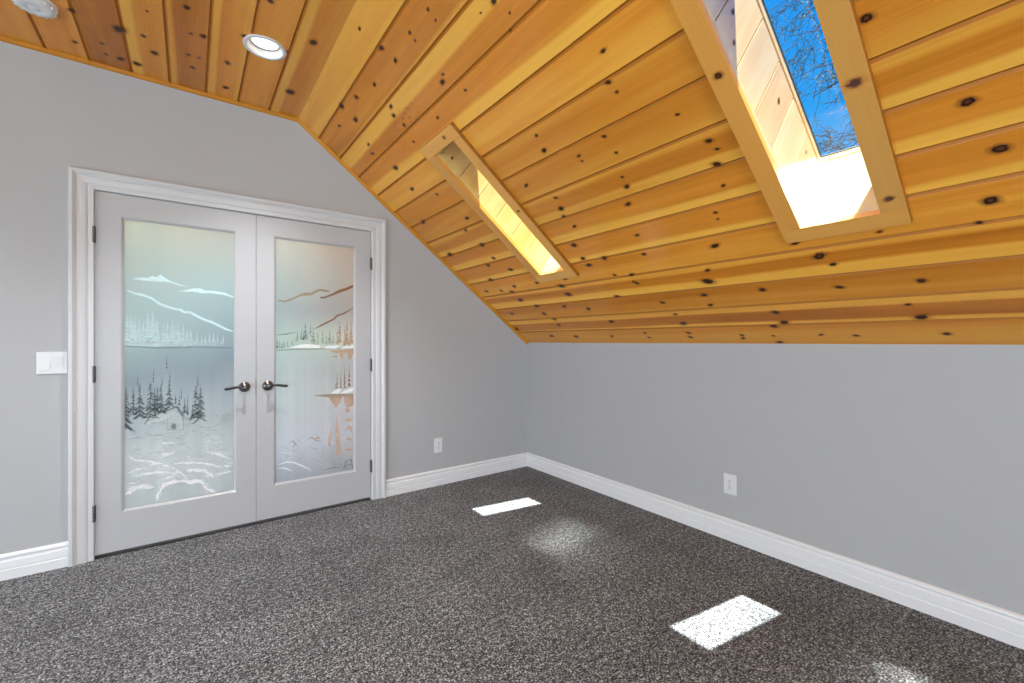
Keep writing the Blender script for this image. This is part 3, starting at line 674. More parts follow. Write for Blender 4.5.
def glass_door(name, x0, x1, gx0, gx1, gz0, gz1, left):
    side = 'left' if left else 'right'
    door = thing(name, 'white door leaf with teal etched cabin and pine scene, beside the light switch' if left else 'white door leaf with peach and orange etched lake scene, nearer the corner', 'door', (x0 if left else x1, 0, 0), kind='structure')
    ox = x0 if left else x1
    z0, z1, T = .021, 2.0305, .036
    b_ = .013       # bead width
    hx0, hx1, hz0, hz1 = gx0 - b_, gx1 + b_, gz0 - b_, gz1 + b_
    bm = bmesh.new()
    e = .0015
    # slab: a ring of stiles and rails round the pane with eased edges
    def ring(y, a, bq): return [bm.verts.new((x - ox, y, z)) for x, z in ((a[0], a[2]), (a[1], a[2]), (a[1], a[3]), (a[0], a[3]))]
    R = [ring(YF + T, (x0, x1, z0, z1), 0), ring(YF + e, (x0, x1, z0, z1), 0), ring(YF, (x0 + e, x1 - e, z0 + e, z1 - e), 0),
         ring(YF, (hx0, hx1, hz0, hz1), 0), ring(YF + .003, (hx0 + .001, hx1 - .001, hz0 + .001, hz1 - .001), 0),
         ring(YF + .003, (hx0 + .004, hx1 - .004, hz0 + .004, hz1 - .004), 0), ring(YF + .012, (gx0, gx1, gz0, gz1), 0),
         ring(YF + T - .01, (gx0, gx1, gz0, gz1), 0), ring(YF + T, (hx0, hx1, hz0, hz1), 0)]
    fs = []
    for a, b in zip(R, R[1:] + R[:1]):
        for k in range(4): fs.append(bm.faces.new([a[k], a[(k + 1) % 4], b[(k + 1) % 4], b[k]]))
    bmesh.ops.recalc_face_normals(bm, faces=fs)
    link('door_leaf', bm, M['door'], door)
    # pane
    bm = bmesh.new(); uvl = bm.loops.layers.uv.new('UVMap')
    yp = YF + .0125
    fs = box(bm, gx0 - .004 - ox, gx1 + .004 - ox, yp, yp + .006, gz0 - .004, gz1 + .004)
    for f in bm.faces:
        for l in f.loops:
            l[uvl].uv = ((l.vert.co.x + ox - gx0) / (gx1 - gx0), (l.vert.co.z - gz0) / (gz1 - gz0))
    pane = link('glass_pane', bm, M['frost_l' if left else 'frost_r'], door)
    pane['label'] = 'frosted glass pane, hall glow painted in teal' if left else 'frosted glass pane, hall glow painted in grey and peach'
    rng = random.Random(3 if left else 4)
    def art_obj(nm, bmx, mats):
        # artwork points run from the pane's lower left corner
        for v in bmx.verts:
            v.co.x = min(max(v.co.x, .001), gx1 - gx0 - .001); v.co.z = min(max(v.co.z, .001), gz1 - gz0 - .001)
            v.co.x += gx0 - ox; v.co.z += gz0; v.co.y += yp - .0006
        return link(nm, bmx, mats=[M[k] for k in mats], parent=pane)
    A_ = ART
    if left:
        bm = bmesh.new()
        fill(bm, A_['ridgeA'], 0); fill(bm, A_['ridgeB'], 0, -.0001)
        ribbon(bm, A_['ridgeC'], .013, 0, -.0002)
        art_obj('etched_mountains', bm, ['e_teal'])
        bm = bmesh.new()
        ft = A_['forest_top']
        for i, (x, z) in enumerate(ft):
            base = A_['shore'][0][1] + .012 - x * .01
            conifer(bm, (x, z + .006), (x + rng.uniform(-.003, .003), base), rng, 0, -.0001 * (i % 5), .24, 1.6)
            for q in range(2):
                xx = x + rng.uniform(-.016, .016)
                conifer(bm, (xx, z - rng.uniform(.0, .05)), (xx, base), rng, 1, -.0006 - .0001 * (i % 5), .28, 1.4)
        ribbon(bm, A_['shore'], [.005, .007, .006, .004], 2, -.0013)
        for i, (x, z) in enumerate(ft):
            xx = x + rng.uniform(-.004, .004)
            conifer(bm, (xx, z + .004), (xx, base + .02), rng, 3, -.0014 - .0001 * (i % 4), .13, 1.2)
        art_obj('etched_far_forest', bm, ['e_tealsoft', 'e_tealsoft', 'e_faint', 'e_teal'])
        bm = bmesh.new()
        for i, (tp, bp) in enumerate(A_['dark']):
            conifer(bm, tp, bp, rng, 0, -.0001 * (i % 6), .22, 1.5)
        for i, (tp, bp) in enumerate(A_['faint']):
            conifer(bm, tp, bp, rng, 1, -.0007 - .0001 * (i % 4), .12, .8)
        art_obj('etched_dark_pines', bm, ['e_dark', 'e_faint'])
        bm = bmesh.new()
        fill(bm, A_['cabin'], 4, 0); fill(bm, A_['roofsnow'], 4, -.0002)
        cb = A_['cabin']
        for p, q in ((cb[0], cb[4]), (cb[2], cb[3]), (cb[1], cb[2]), (cb[4], cb[3])): ribbon(bm, [p, q], [.003, .003], 1, -.0003)
        ribbon(bm, A_['roof'], [.004, .006, .007, .008, .006], 0, -.0004); fill(bm, A_['gable'], 0, -.0004)
        fill(bm, A_['cwin'], 1, -.0005); fill(bm, A_['chim'], 0, -.0005)
        cw = A_['cwin']; cx_ = (cw[0][0] + cw[1][0]) / 2; cz_ = (cw[0][1] + cw[2][1]) / 2
        ribbon(bm, [(cx_, cw[0][1]), (cx_, cw[2][1])], [.002, .002], 0, -.0006); ribbon(bm, [(cw[0][0], cz_), (cw[1][0], cz_)], [.002, .002], 0, -.0006)
        for g in A_['ground']: ribbon(bm, g, .004, 1, -.0003)
        art_obj('etched_cabin', bm, ['e_dark', 'e_grey', 'e_white', 'e_whitesoft', 'e_mist'])
        bm = bmesh.new()
        for i, g in enumerate(A_['snow']):
            fine_ = []
            for p, q in zip(g, g[1:]):
                for s in range(5):
                    fine_.append((p[0] + (q[0] - p[0]) * s / 5 + rng.gauss(0, .0018), p[1] + (q[1] - p[1]) * s / 5 + rng.gauss(0, .0022)))
            fine_.append(g[-1])
            big = .026 if i in (3, 4, 5, 7) else .013
            ribbon(bm, fine_, [big * rng.uniform(.35, 1.15) * (1 if 1 < j < len(fine_) - 2 else .4) for j in range(len(fine_))], 0, -.0001 * (i % 7))
        for i, g in enumerate(A_['snow']):
            for dz in (-.016, .014, .026):
                ribbon(bm, [(p[0] + rng.gauss(0, .004), p[1] + dz + rng.gauss(0, .004)) for p in g], rng.uniform(.003, .007), 1, -.0013 - .0001 * (i % 4))
        for k in range(70):
            x, z = rng.uniform(.01, .5), rng.uniform(.10, .36)
            l_ = rng.uniform(.015, .07); a = rng.gauss(0, .25)
            ribbon(bm, [(x, z), (x + l_ * .5, z + l_ * .5 * a + rng.gauss(0, .003)), (x + l_, z + l_ * a)], rng.uniform(.003, .010), 1 if rng.random() < .7 else 0, -.0008 - .0001 * (k % 5))
        for k in range(120):
            x, z = rng.uniform(.01, .5), rng.gauss(.42, .07)
            l_ = rng.uniform(.008, .035); a = rng.gauss(0, .3)
            ribbon(bm, [(x, z), (x + l_ * .5, z + l_ * .5 * a + rng.gauss(0, .004)), (x + l_, z + l_ * a)], rng.uniform(.002, .005), 2 if rng.random() < .55 else 1, -.0008 - .0001 * (k % 5))
        art_obj('etched_snow_drifts', bm, ['e_white', 'e_whitesoft', 'e_faint'])
    else:
        bm = bmesh.new()
        for i, g in enumerate(A_['rridge']):
            ribbon(bm, g, [.015 * rng.uniform(.7, 1.5) for _ in g], 0 if i < 3 else 1, -.0001 * i)
        ribbon(bm, A_['rslope'], .012, 1, -.0006); ribbon(bm, A_['rline'], .010, 2, -.0007)
        art_obj('etched_ridges', bm, ['e_tan', 'e_brown', 'e_grey'])
        bm = bmesh.new()
        for i, (tp, bp) in enumerate(A_['rdark']): conifer(bm, tp, bp, rng, 0, -.0001 * (i % 6), .3, 1.4)
        for i, (tp, bp) in enumerate(A_['rgreen']): conifer(bm, tp, bp, rng, 1, -.0006 - .0001 * (i % 3), .26, 1.4)
        for i, (tp, bp) in enumerate(A_['rorange']): conifer(bm, tp, bp, rng, 2, -.0009 - .0001 * (i % 3), .17, 1.6)
        ribbon(bm, A_['rshore'], [.006, .012, .010, .012], 1, -.0013)
        for g in A_['rsh']: fill(bm, g, 2, -.0014)
        for g in A_['rrock']: fill(bm, g, 3, -.0015)
        art_obj('etched_shore_pines', bm, ['e_faint', 'e_green', 'e_orange', 'e_white'])
        bm = bmesh.new()
        for i, (tp, bp) in enumerate(A_['rpines']): conifer(bm, tp, bp, rng, 0, -.0001 * i, .09, 1.6)
        fill(bm, A_['risland'], 1, -.0006)
        for g in A_['rrefl']: fill(bm, g, 2, -.0007)
        for g in A_['rstone']: fill(bm, g, 3, -.0008)
        art_obj('etched_island', bm, ['e_brown', 'e_tan', 'e_orange', 'e_white'])
        bm = bmesh.new()
        for g in A_['rmirror']: fill(bm, g, 4, 0)
        for i, g in enumerate(A_['rgray']): ribbon(bm, g, .011, 1, -.0002 - .0001 * i)
        for g in A_['rwhite']: ribbon(bm, g, .010, 2, -.0012)
        for k in range(90):
            x, z = rng.uniform(.01, .5), rng.uniform(.02, .30)
            l_ = rng.uniform(.008, .04); a = rng.gauss(0, .4)
            ribbon(bm, [(x, z), (x + l_ * .5, z + l_ * .5 * a + rng.gauss(0, .006)), (x + l_, z + l_ * a)], rng.uniform(.002, .006), 1 if (x > .25 and z < .12 and rng.random() < .7) else 3, -.0008 - .0001 * (k % 5))
        art_obj('etched_reflections', bm, ['e_orange', 'e_faint', 'e_white', 'e_whitesoft', 'e_peach'])
    # lever handle
    hx = -2.338 if left else -2.2055
    sg = -1 if left else 1
    hz = .906
    bm = bmesh.new()
    R90 = Matrix.Translation((hx - ox, YF, hz)) @ Matrix.Rotation(PI / 2, 4, 'X')
    lathe(bm, [(0, 0), (.033, 0), (.033, .004), (.031, .008), (.026, .0105), (.0235, .011), (.021, .0135), (.013, .016), (.0105, .02), (.0105, .046), (.012, .052), (.0115, .060), (.007, .063), (0, .0635)], 36, R90)
    han = link('door_handle', bm, M['pewter'], door)
    han['label'] = 'pewter lever handle on a round rose'
    bm = bmesh.new()
    n = 12; pts, r1, r2 = [], [], []
    for k in range(n + 1):
        q = k / n
        pts.append((hx - ox + sg * (.004 + q * .108), YF - .054 + .010 * math.sin(q * PI) * .4 - .004 * q, hz + .004 * math.sin(q * PI * 1.6)))
        r1.append((.0078 - .003 * math.sin(min(1, q * 2.2) * PI) + .001 * q) * (.55 if k == n else 1))
        r2.append((.0072 - .0012 * math.sin(min(1, q * 2) * PI) + .0022 * q) * (.5 if k == n else 1))
    tube(bm, pts, r1, 14, True, r2)
    link('lever', bm, M['lever'], han)
    if left:
        bm = bmesh.new(); box(bm, x1 - .0022 - ox, x1 + .0005 - ox, YF - .001, YF + .02, hz - .06, hz + .05, .0004)
        link('latch_plate', bm, M['hinge'], door)
    # hinges
    for hz_ in (1.742, .975, .21):
        bm = bmesh.new()
        kx = (x0 - .002) if left else (x1 + .002)
        for k in range(5):
            za = hz_ + k * .018
            lathe(bm, [(0, za), (.0082, za), (.0088, za + .001), (.0088, za + .0165), (.0082, za + .0175), (0, za + .0175)], 12, Matrix.Translation((kx - ox, -.0045, 0)))
        lathe(bm, [(0, hz_ + .09), (.004, hz_ + .09), (.0035, hz_ + .094), (0, hz_ + .096)], 12, Matrix.Translation((kx - ox, -.0035, 0)))
        link('hinge', bm, M['hinge'], door)
    return door
glass_door('door_1', -3.0435, -2.2738, -2.9216, -2.3953, .245, 1.893, True)
glass_door('door_2', -2.2712, -1.5205, -2.1572, -1.6440, .244, 1.893, False)

# ------------------------------------------------------------------ hall behind the doors
bm = bmesh.new()
fs = box(bm, -4.3, -.3, .12, 2.4, -.02, 2.5)
bmesh.ops.reverse_faces(bm, faces=fs)
front = [f for f in bm.faces if abs(f.calc_center_median().y - .12) < 1e-4]
bmesh.ops.delete(bm, geom=front, context='FACES')
tag(link('wall_hall', bm, M['hall']), 'pale hall behind the frosted door panes', 'wall', kind='structure')

# ------------------------------------------------------------------ skylights
def skylight(name, k, label):
    s0, s1, u0, u1 = SKY[k]
    sc, uc = (s0 + s1) / 2, (u0 + u1) / 2
    o3 = P_right(sc, uc, 0)
    mtx = Matrix(((-CA, 0, SA, o3.x), (0, -1, 0, o3.y), (SA, 0, CA, o3.z), (0, 0, 0, 1)))
    root = thing(name, label, 'skylight', kind='structure', matrix=mtx)
    a0, a1, c0, c1 = s0 - sc, s1 - sc, u0 - uc, u1 - uc
    rng = random.Random(20 + k)
    def wooden(nm, bm, tone, mat, knots=()):
        tl = bm.verts.layers.float.new('tone'); bl = bm.faces.layers.float.new('bid'); rl = bm.verts.layers.float.new('rad')
        for v in bm.verts: v[tl] = tone
        rb = rng.random()
        for f in bm.faces: f[bl] = rb
        bm.loops.layers.uv.new('UVMap')
        for (u, v, r, mi, st) in knots:
            add_knot(bm, lambda vv, uu, dd: Vector((vv - sc, uu - uc, -T + dd)), u, v, r, mi, st, rng=rng)
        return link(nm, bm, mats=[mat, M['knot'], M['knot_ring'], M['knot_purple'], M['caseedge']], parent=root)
    cw = .0705; T = .023
    KN = [dict(top=[(1.165, 1.882, .015, 3, 1.0)], left=[], right=[(1.247, 1.32, .012, 1, 1.2)], bottom=[]),
          dict(top=[], left=[(2.535, 1.508, .0165, 2, 1.0)], right=[(2.860, 1.305, .027, 3, 1.25), (2.860, .858, .02, 3, 1.2)], bottom=[])][k]
    # casing boards lie flat on the ceiling; side boards butt into top and bottom ones
    for nm, (x0, x1, y0, y1) in dict(bottom=(a0 - cw + .003, a0 + .002, c0 - cw, c1 + cw), top=(a1 - .002, a1 + cw, c0 - cw, c1 + cw), left=(a0 + .0025, a1 - .0025, c0 - cw, c0 + .002), right=(a0 + .0025, a1 - .0025, c1 - .002, c1 + cw)).items():
        bm = bmesh.new(); box(bm, x0, x1, y0, y1, -T, .002, .0015)
        for f in bm.faces:
            c = f.calc_center_median()
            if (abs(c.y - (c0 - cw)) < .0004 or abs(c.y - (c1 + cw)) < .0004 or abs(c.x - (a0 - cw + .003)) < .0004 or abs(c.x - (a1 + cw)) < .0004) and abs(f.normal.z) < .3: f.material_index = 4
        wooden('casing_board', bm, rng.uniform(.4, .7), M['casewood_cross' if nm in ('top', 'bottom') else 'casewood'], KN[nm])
    # shaft lining: long sides of short boards set across, ends of one board each
    DEP = .345
    seams = [s0, .835, .996, 1.153, 1.314, 1.484, 1.65, 1.815, s1]
    for (yy, dr) in ((c0, -1), (c1, 1)):
        bm = bmesh.new()
        bmb = bm.faces.layers.float.new('bid'); tl = bm.verts.layers.float.new('tone')
        # strip at the room edge
        for i in range(len(seams) - 1):
            x0, x1 = seams[i] - sc, seams[i + 1] - sc
            g = .0021
            fs0 = set(bm.faces)
            box(bm, x0 + (g if i else 0), x1 - (g if i < len(seams) - 2 else 0), min(yy, yy + dr * .018), max(yy, yy + dr * .018), .022, DEP, .0006)
            rb = rng.random(); tn = rng.uniform(.35, .75)
            for f in bm.faces:
                if f not in fs0:
                    f[bmb] = rb
                    for v in f.verts: v[tl] = tn
        fs0 = set(bm.faces)
        box(bm, a0, a1, min(yy, yy + dr * .018), max(yy, yy + dr * .018), -.001, .0215)
        box(bm, a0, a1, min(yy + dr * .018, yy + dr * .022), max(yy + dr * .018, yy + dr * .022), .0, DEP)
        for f in bm.faces:
            if f not in fs0:
                f[bmb] = .5
                for v in f.verts: v[tl] = .6
        bm.verts.layers.float.new('rad')
        if dr < 0:
            for (ks, ko, kr) in ([(1.753, .069, .010)], SIDE_KNOTS)[k]:
                add_knot(bm, lambda vv, uu, dd: Vector((vv - sc, yy + .0008, uu)), ko, ks, kr, 1, 1.15, rng=rng)
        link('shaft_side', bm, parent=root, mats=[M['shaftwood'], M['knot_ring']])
    # ends lean out a little toward the roof
    for (xx, dr, lean) in ((a0, -1, .032), (a1, 1, -.02)):
        bm = bmesh.new()
        q0, q1 = xx, xx + lean
        vs = [bm.verts.new(p) for y in (c0 - .022, c1 + .022) for p in ((q0, y, -.001), (q1, y, DEP), (q1 + dr * .02, y, DEP), (q0 + dr * .02, y, -.001))]
        fs = [bm.faces.new(vs[:4]), bm.faces.new(vs[4:][::-1])] + [bm.faces.new([vs[i], vs[i + 4], vs[(i + 1) % 4 + 4], vs[(i + 1) % 4]]) for i in range(4)]
        bmesh.ops.recalc_face_normals(bm, faces=fs)
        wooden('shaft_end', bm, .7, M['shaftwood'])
    # sash: stepped wooden ring round the glass
    gx0, gx1, gy0, gy1 = s0 + .037 - sc, s1 - .042 - sc, c0 + .0035, c1 + .012
    ox0, ox1, oy0, oy1 = a0 + .0, a1 + .0, c0 - .03, c1 + .05
    def ringmesh(i0, i1, j0, j1, p0, p1, q0, q1, z0, z1):
        bm = bmesh.new()
        R = [[bm.verts.new((x, y, z)) for x, y in ((a, c), (b, c), (b, d), (a, d))] for (a, b, c, d, z) in ((i0, i1, j0, j1, z0), (p0, p1, q0, q1, z0), (p0, p1, q0, q1, z1), (i0, i1, j0, j1, z1))]
        fs = []
        for r0, r1 in zip(R, R[1:] + R[:1]):
            for n in range(4): fs.append(bm.faces.new([r0[n], r0[(n + 1) % 4], r1[(n + 1) % 4], r1[n]]))
        bmesh.ops.recalc_face_normals(bm, faces=fs)
        return bm
    wooden('sash_edge', ringmesh(ox0 - .03, ox1 + .03, oy0, oy1, gx0 - .006, gx1 + .006, gy0 - .0025, gy1 + .010, DEP, DEP + .006), .5, M['sash_line'])
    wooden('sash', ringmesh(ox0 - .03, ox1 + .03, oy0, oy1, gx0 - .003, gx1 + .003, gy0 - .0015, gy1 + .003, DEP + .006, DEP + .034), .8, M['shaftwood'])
    link('glass_gasket', ringmesh(ox0 - .03, ox1 + .03, oy0, oy1, gx0, gx1, gy0, gy1, DEP + .034, DEP + .044), M['gasket'], root)
    bm = bmesh.new(); box(bm, gx0 - .01, gx1 + .01, gy0 - .01, gy1 + .01, DEP + .038, DEP + .042)
    link('glass_pane', bm, M['glazing'], root)
    return root
skylight('window_1', 0, 'narrow skylight near the end wall, its pine shaft glowing in sun')
skylight('window_2', 1, 'skylight nearer the camera showing blue sky and bare branches')

# ------------------------------------------------------------------ recessed lights: first one real, the others added unseen for even light
LL = ['round recessed ceiling light above the pair of glazed doors', 'added unseen recessed light beyond the smoke detector', 'added unseen recessed light overhead, skylight side', 'added unseen recessed light overhead, far side', 'added unseen recessed light by the end wall, skylight side', 'added unseen recessed light by the end wall, far side']
for i, (lx, ly) in enumerate(LAMPS):
    if i == 0:
        root = thing('recessed_light', LL[0], 'ceiling light', (lx, ly, HC), 'recessed lights in the flat ceiling')
        bm = bmesh.new()
        lathe(bm, [(.0805, .004), (.0805, -.0035), (.084, -.006), (.093, -.0055), (.099, -.003), (.1, 0), (.1, .0005)], 48)
        link('flange', bm, M['flange'], root)
        bm = bmesh.new()
        lathe(bm, [(.0812, -.004), (.0795, .0), (.074, .028), (.069, .030), (.0675, .034), (.066, .055), (.066, .075), (.0, .075)], 48)
        link('baffle', bm, M['baffle'], root)
        bm = bmesh.new()
        lathe(bm, [(.0685, .028), (.0685, .0315), (.0645, .0315), (.0645, .028), (.0685, .028)], 48)
        link('inner_ring', bm, M['hinge'], root)
        bm = bmesh.new()
        lathe(bm, [(.0645, .033), (.05, .0325), (.03, .032), (0, .0315)], 40)
        link('lens', bm, M['lens'], root)
        first = root
    else:
        root = first.copy(); C.objects.link(root); root.location = (lx, ly, HC); root['label'] = LL[i]
        for ch in list(first.children):
            if ch.type != 'MESH': continue
            c = ch.copy(); C.objects.link(c); c.parent = root
    ld = bpy.data.lights.new('downlight', 'SPOT'); ld.energy = LAMP_W if i == 0 else LAMP_W2; ld.spot_size = math.radians(LAMP_ANG); ld.spot_blend = .9
    ld.shadow_soft_size = .02; ld.color = LAMP_COL
    lo = bpy.data.objects.new('downlight', ld); C.objects.link(lo); lo.location = (lx, ly, HC + .022)

# ------------------------------------------------------------------ smoke detector
sd = thing('smoke_detector', 'round white smoke detector on the pine ceiling, cut by the photo edge', 'smoke detector', (-3.185, -.435, HC))
bm = bmesh.new(); lathe(bm, [(0, 0), (.075, 0), (.075, -.008), (.071, -.011), (0, -.011)], 48); link('base', bm, M['plastic'], sd)
bm = bmesh.new(); lathe(bm, [(0, -.011), (.067, -.011), (.069, -.016), (.066, -.026), (.055, -.031), (.026, -.033), (.024, -.031), (.018, -.031), (.016, -.033), (0, -.0335)], 48)
for k in range(16):
    a = 2 * PI * k / 16
    fs0 = set(bm.verts)
    box(bm, .060, .0715, -.006, .006, -.026, -.014, .001)
    for v in bm.verts:
        if v not in fs0:
            x, y = v.co.x, v.co.y; v.co.x = x * math.cos(a) - y * math.sin(a); v.co.y = x * math.sin(a) + y * math.cos(a)
link('cover', bm, M['plastic'], sd)

# ------------------------------------------------------------------ switch and outlets
def wall_matrix(p, east):
    if east: return Matrix(((0, 0, -1, p[0]), (-1, 0, 0, p[1]), (0, 1, 0, p[2]), (0, 0, 0, 1)))
    return Matrix(((1, 0, 0, p[0]), (0, 0, -1, p[1]), (0, 1, 0, p[2]), (0, 0, 0, 1)))
def plate_bm(w, h, t=.006):
    bm = bmesh.new()
    def r(i, z): return [bm.verts.new((x, y, z)) for x, y in ((-w / 2 + i, -h / 2 + i), (w / 2 - i, -h / 2 + i), (w / 2 - i, h / 2 - i), (-w / 2 + i, h / 2 - i))]
    R = [r(0, 0), r(0, t * .35), r(.0025, t * .85), r(.005, t)]
    fs = [bm.faces.new(R[-1])]
    for a, b in zip(R, R[1:]):
        for k in range(4): fs.append(bm.faces.new([a[k], a[(k + 1) % 4], b[(k + 1) % 4], b[k]]))
    bmesh.ops.recalc_face_normals(bm, faces=fs)
    return bm
sw = thing('light_switch', 'white double rocker light switch beside the door casing', 'light switch', matrix=wall_matrix((-3.2045, -.0, 1.0865), False))
link('wall_plate', plate_bm(.116, .116), M['plastic'], sw)
for sx in (-.023, .023):
    bm = bmesh.new(); box(bm, sx - .0172, sx + .0172, -.034, .034, .0058, .0066, .0003)
    link('switch_frame', bm, M['plastic'], sw)
    bm = bmesh.new()
    up = 1 if sx < 0 else -1
    pr = [(-.032, .0062), (-.032, .0085 + .0025 * up), (0, .0090), (.032, .0085 - .0025 * up), (.032, .0062)]
    a = [bm.verts.new((sx - .0155, y, z)) for y, z in pr]; b = [bm.verts.new((sx + .0155, y, z)) for y, z in pr]
    fs = [bm.faces.new(a), bm.faces.new(b[::-1])] + [bm.faces.new([a[k], a[(k + 1) % 5], b[(k + 1) % 5], b[k]]) for k in range(5)]
    bmesh.ops.recalc_face_normals(bm, faces=fs)
    link('rocker', bm, M['plastic'], sw)

def outlet(p, east, label):
    o = thing('wall_outlet', label, 'electrical outlet', matrix=wall_matrix(p, east), group='white wall outlets')
    link('wall_plate', plate_bm(.077, .122), M['plastic'], o)
    for sy in (-.0195, .0195):
        bm = bmesh.new()
        n = 20
        pts = [(max(-.0145, min(.0145, .0172 * math.cos(2 * PI * k / n))), sy + .0145 * math.sin(2 * PI * k / n)) for k in range(n)]
        lo_ = [bm.verts.new((x, y, .0055)) for x, y in pts]; hi = [bm.verts.new((x * .97, sy + (y - sy) * .97, .0078)) for x, y in pts]
        fs = [bm.faces.new(hi)] + [bm.faces.new([lo_[k], lo_[(k + 1) % n], hi[(k + 1) % n], hi[k]]) for k in range(n)]
        bmesh.ops.recalc_face_normals(bm, faces=fs)
        rec = link('receptacle', bm, M['plastic'], o)
        bm = bmesh.new()
        box(bm, -.0068, -.0048, sy - .002, sy + .0075, .0072, .0080); box(bm, .0048, .0068, sy - .001, sy + .0065, .0072, .0080)
        lathe(bm, [(0, .0072), (.0026, .0072), (.0026, .008), (0, .008)], 12, Matrix.Translation((0, sy - .0075, 0)))
        link('slots', bm, M['slot'], rec)
    bm = bmesh.new(); lathe(bm, [(.003, .0058), (.003, .0068), (.002, .0074), (0, .0075)], 14)
    link('screw', bm, M['hinge'], o)
    return o
outlet((-.953, 0, .332), False, 'white wall outlet on the end wall, between doors and corner')
outlet((0, -1.961, .337), True, 'white wall outlet on the low knee wall under the slope')

# ------------------------------------------------------------------ added end window, unseen, lets fill light in from outside
wn = thing('added_window_3', 'added wide white framed window, unseen, in the end wall behind the camera', 'window', kind='structure', loc=(0, -L, 0))
def rect_frame(bm, x0, x1, z0, z1, w, y0, y1):
    box(bm, x0, x1, y0, y1, z0, z0 + w); box(bm, x0, x1, y0, y1, z1 - w, z1)
    box(bm, x0, x0 + w, y0, y1, z0 + w, z1 - w); box(bm, x1 - w, x1, y0, y1, z0 + w, z1 - w)
bm = bmesh.new(); rect_frame(bm, WX0 - .07, WX1 + .07, WZ0 - .07, WZ1 + .07, .075, 0.0, .018); link('added_window_casing', bm, M['white'], wn)
bm = bmesh.new(); rect_frame(bm, WX0, WX1, WZ0, WZ1, .04, -.1, -.03)
for xx in (WX0 + (WX1 - WX0) / 3, WX0 + 2 * (WX1 - WX0) / 3): box(bm, xx - .03, xx + .03, -.095, -.035, WZ0 + .04, WZ1 - .04)
link('added_window_frame', bm, M['white'], wn)
bm = bmesh.new(); box(bm, WX0 + .02, WX1 - .02, -.068, -.062, WZ0 + .02, WZ1 - .02); link('glass_pane', bm, M['glazing'], wn)  # pane of the added end window

wn = thing('added_window_4', 'added long low white framed window, unseen, in the knee wall opposite the skylights', 'window', kind='structure', loc=(-W, 0, 0))  # added for the side fill that evens out the knee wall
def turned(bm):
    for v in bm.verts: v.co = Vector((-v.co.y, v.co.x, v.co.z))
    bmesh.ops.recalc_face_normals(bm, faces=bm.faces)
    return bm
bm = bmesh.new(); rect_frame(bm, VY0 - .06, VY1 + .06, VZ0 - .06, VZ1 + .06, .065, -.018, 0.0); link('added_window_casing', turned(bm), M['white'], wn)
bm = bmesh.new(); rect_frame(bm, VY0, VY1, VZ0, VZ1, .035, .03, .1)
for q in (.25, .5, .75): box(bm, VY0 + q * (VY1 - VY0) - .025, VY0 + q * (VY1 - VY0) + .025, .035, .095, VZ0 + .035, VZ1 - .035)
link('added_window_frame', turned(bm), M['white'], wn)
bm = bmesh.new(); box(bm, VY0 + .02, VY1 - .02, .062, .068, VZ0 + .02, VZ1 - .02); link('glass_pane', turned(bm), M['glazing'], wn)  # pane of the added long side window

# ------------------------------------------------------------------ outdoors: lawn and a budding tree
bm = bmesh.new(); face(bm, [(-30, -30, -3), (40, -30, -3), (40, 30, -3), (-30, 30, -3)])
tag(link('ground', bm, M['lawn']), 'lawn outside the house', 'ground', kind='structure')
tree = thing('tree', 'budding tree seen against blue sky through the nearer skylight', 'tree', (4.6, -4.6, -3))
TO = Vector((4.6, -4.6, -3))
bt, bb, bl = bmesh.new(), bmesh.new(), bmesh.new()
tr = random.Random(42)
trunk = [Vector((0, 0, 0)), Vector((.05, .05, 2)), Vector((.0, .12, 4)), Vector((.1, .1, 6)), Vector((.0, .3, 8.5)), Vector((.1, .4, 11))]
tube(bt, trunk, [.22, .17, .14, .11, .07, .02], 12)
def leafbud(p):
    for q in range(1):
        a = tr.uniform(0, 2 * PI); e = tr.uniform(-.8, .8); r = tr.uniform(.018, .036)
        d = Vector((math.cos(a) * math.cos(e), math.sin(a) * math.cos(e), math.sin(e)))
        s = d.orthogonal().normalized() * r * .42
        m_ = d.cross(s).normalized() * r * .12
        face(bl, [p, p + d * r * .5 + s + m_, p + d * r, p + d * r * .5 - s + m_])
def branch(p, d, ln, r, lvl):
    n = max(4, int(ln / .16)); pts = [p.copy()]; rad = [r]
    for k in range(n):
        d = (d + Vector((tr.gauss(0, .11), tr.gauss(0, .10), tr.gauss(0, .11) - (.012 if lvl else .0)))).normalized()
        p = p + d * ln / n; pts.append(p.copy()); rad.append(max(.0028, r * 1.15 * (1 - (k + 1) / n * .85)))
        if lvl < 3 and k > 0:
            for _ in range(2 if lvl else 1):
                if tr.random() < (.75, .62, .5)[lvl]:
                    ax = Vector((tr.gauss(0, 1), tr.gauss(0, 1), tr.gauss(0, 1))).normalized()
                    dd = (d + ax.cross(d).normalized() * tr.uniform(.5, .95)).normalized()
                    branch(p, dd, ln * tr.uniform(.28, .5) * (1 - .4 * k / n), max(.0025, rad[-1] * .6), lvl + 1)
        if lvl >= 2 and tr.random() < .55: leafbud(p)
    tube(bb, pts, rad, 5 if lvl < 2 else 3, recalc=False)
for k in range(27):
    z = 5.2 + k * .22 + tr.uniform(-.1, .1)
    a = PI / 2 + tr.gauss(0, .28)
    branch(Vector((.03, .1, z)), Vector((math.cos(a), math.sin(a), tr.uniform(.0, .35))).normalized(), tr.uniform(3.2, 4.6), tr.uniform(.022, .036), 0)
for k in range(9):
    z = 5.2 + k * .55
    a = tr.uniform(PI * .75, PI * 2.2)
    branch(Vector((.03, .1, z)), Vector((math.cos(a), math.sin(a), .4)).normalized(), 1.6, .025, 1)
link('trunk', bt, M['bark'], tree, True); link('branches', bb, M['bark'], tree); lf = link('leaves', bl, M['leaf'], tree); lf['kind'] = 'stuff'

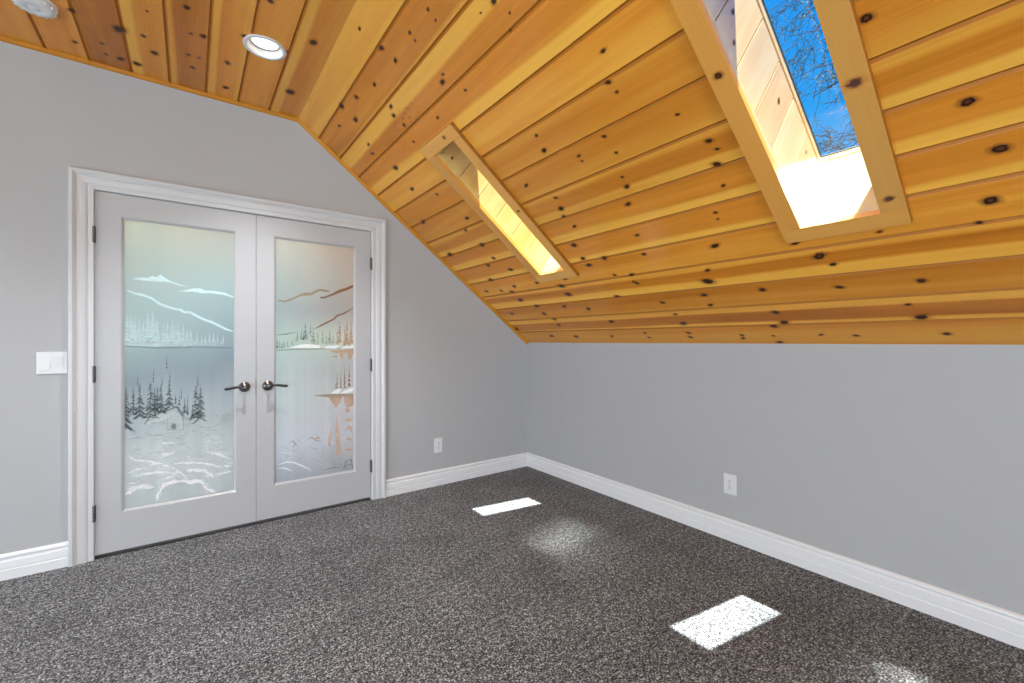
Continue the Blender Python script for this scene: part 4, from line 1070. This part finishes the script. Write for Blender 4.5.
# ------------------------------------------------------------------ light
w = bpy.data.worlds.new('sky'); bpy.context.scene.world = w; w.use_nodes = True
nt = w.node_tree; bg = nt.nodes['Background']
tc = nt.nodes.new('ShaderNodeTexCoord'); sep = nt.nodes.new('ShaderNodeSeparateXYZ'); nt.links.new(tc.outputs['Generated'], sep.inputs[0])
r = ramp(nt, [(0, (.16, .52, 1.0)), (.3, (.002, .40, 1.0)), (.62, (.0, .34, 1.0)), (1, (.003, .19, .85))])
nt.links.new(sep.outputs[2], r.inputs[0]); nt.links.new(r.outputs[0], bg.inputs[0]); bg.inputs[1].default_value = 1.0

sun = bpy.data.lights.new('sun', 'SUN'); sun.energy = SUN_E; sun.angle = math.radians(.53); sun.color = (1, .985, .96)
so = bpy.data.objects.new('sun', sun); C.objects.link(so)
so.rotation_euler = Vector((.0766, .176, -1)).to_track_quat('-Z', 'Y').to_euler()
so.location = (2, -5, 8)

def area(name, loc, size, size_y, rot, e, col):
    a = bpy.data.lights.new(name, 'AREA'); a.shape = 'RECTANGLE'; a.size = size; a.size_y = size_y; a.energy = e; a.color = col
    o = bpy.data.objects.new(name, a); C.objects.link(o); o.location = loc; o.rotation_euler = rot
    return o
area('window_fill', ((WX0 + WX1) / 2, -L - .16, (WZ0 + WZ1) / 2), WX1 - WX0, WZ1 - WZ0, (PI / 2, 0, 0), WIN_W, WIN_COL)  # added fill lamp outside the added end window
area('side_window_fill', (-W - .16, (VY0 + VY1) / 2, (VZ0 + VZ1) / 2), VZ1 - VZ0, VY1 - VY0, (0, -PI / 2, 0), SIDE_W, WIN_COL)  # added fill lamp behind the added long side window
area('hall_light', (-2.3, 1.3, 2.45), 1.0, .6, (0, 0, 0), HALL_W, (1, 1, 1))

# ------------------------------------------------------------------ camera
cam = bpy.data.cameras.new('camera'); cam.sensor_fit = 'HORIZONTAL'; cam.sensor_width = 36
cam.lens = 36 * 435.31 / 1024; cam.shift_y = -(341.5 - 341.16) / 1024; cam.clip_start = .02
co_ = bpy.data.objects.new('camera', cam); C.objects.link(co_)
co_.location = (-2.6237, -3.289, 1.2014)
co_.rotation_euler = (PI / 2, 0, -math.radians(36.5357))
sc = bpy.context.scene
sc.camera = co_
sc.view_settings.view_transform = 'Standard'; sc.view_settings.look = 'None'
sc.view_settings.gamma = 1; sc.view_settings.use_curve_mapping = False; sc.view_settings.exposure = 0
cy = sc.cycles
cy.caustics_reflective = True; cy.caustics_refractive = False; cy.blur_glossy = .15
cy.max_bounces = 10; cy.diffuse_bounces = 6; cy.glossy_bounces = 4; cy.transparent_max_bounces = 16
cy.sample_clamp_indirect = CLAMP
cy.use_denoising = True
cy.use_adaptive_sampling = False
cy.use_guiding = True; cy.guiding_training_samples = 64
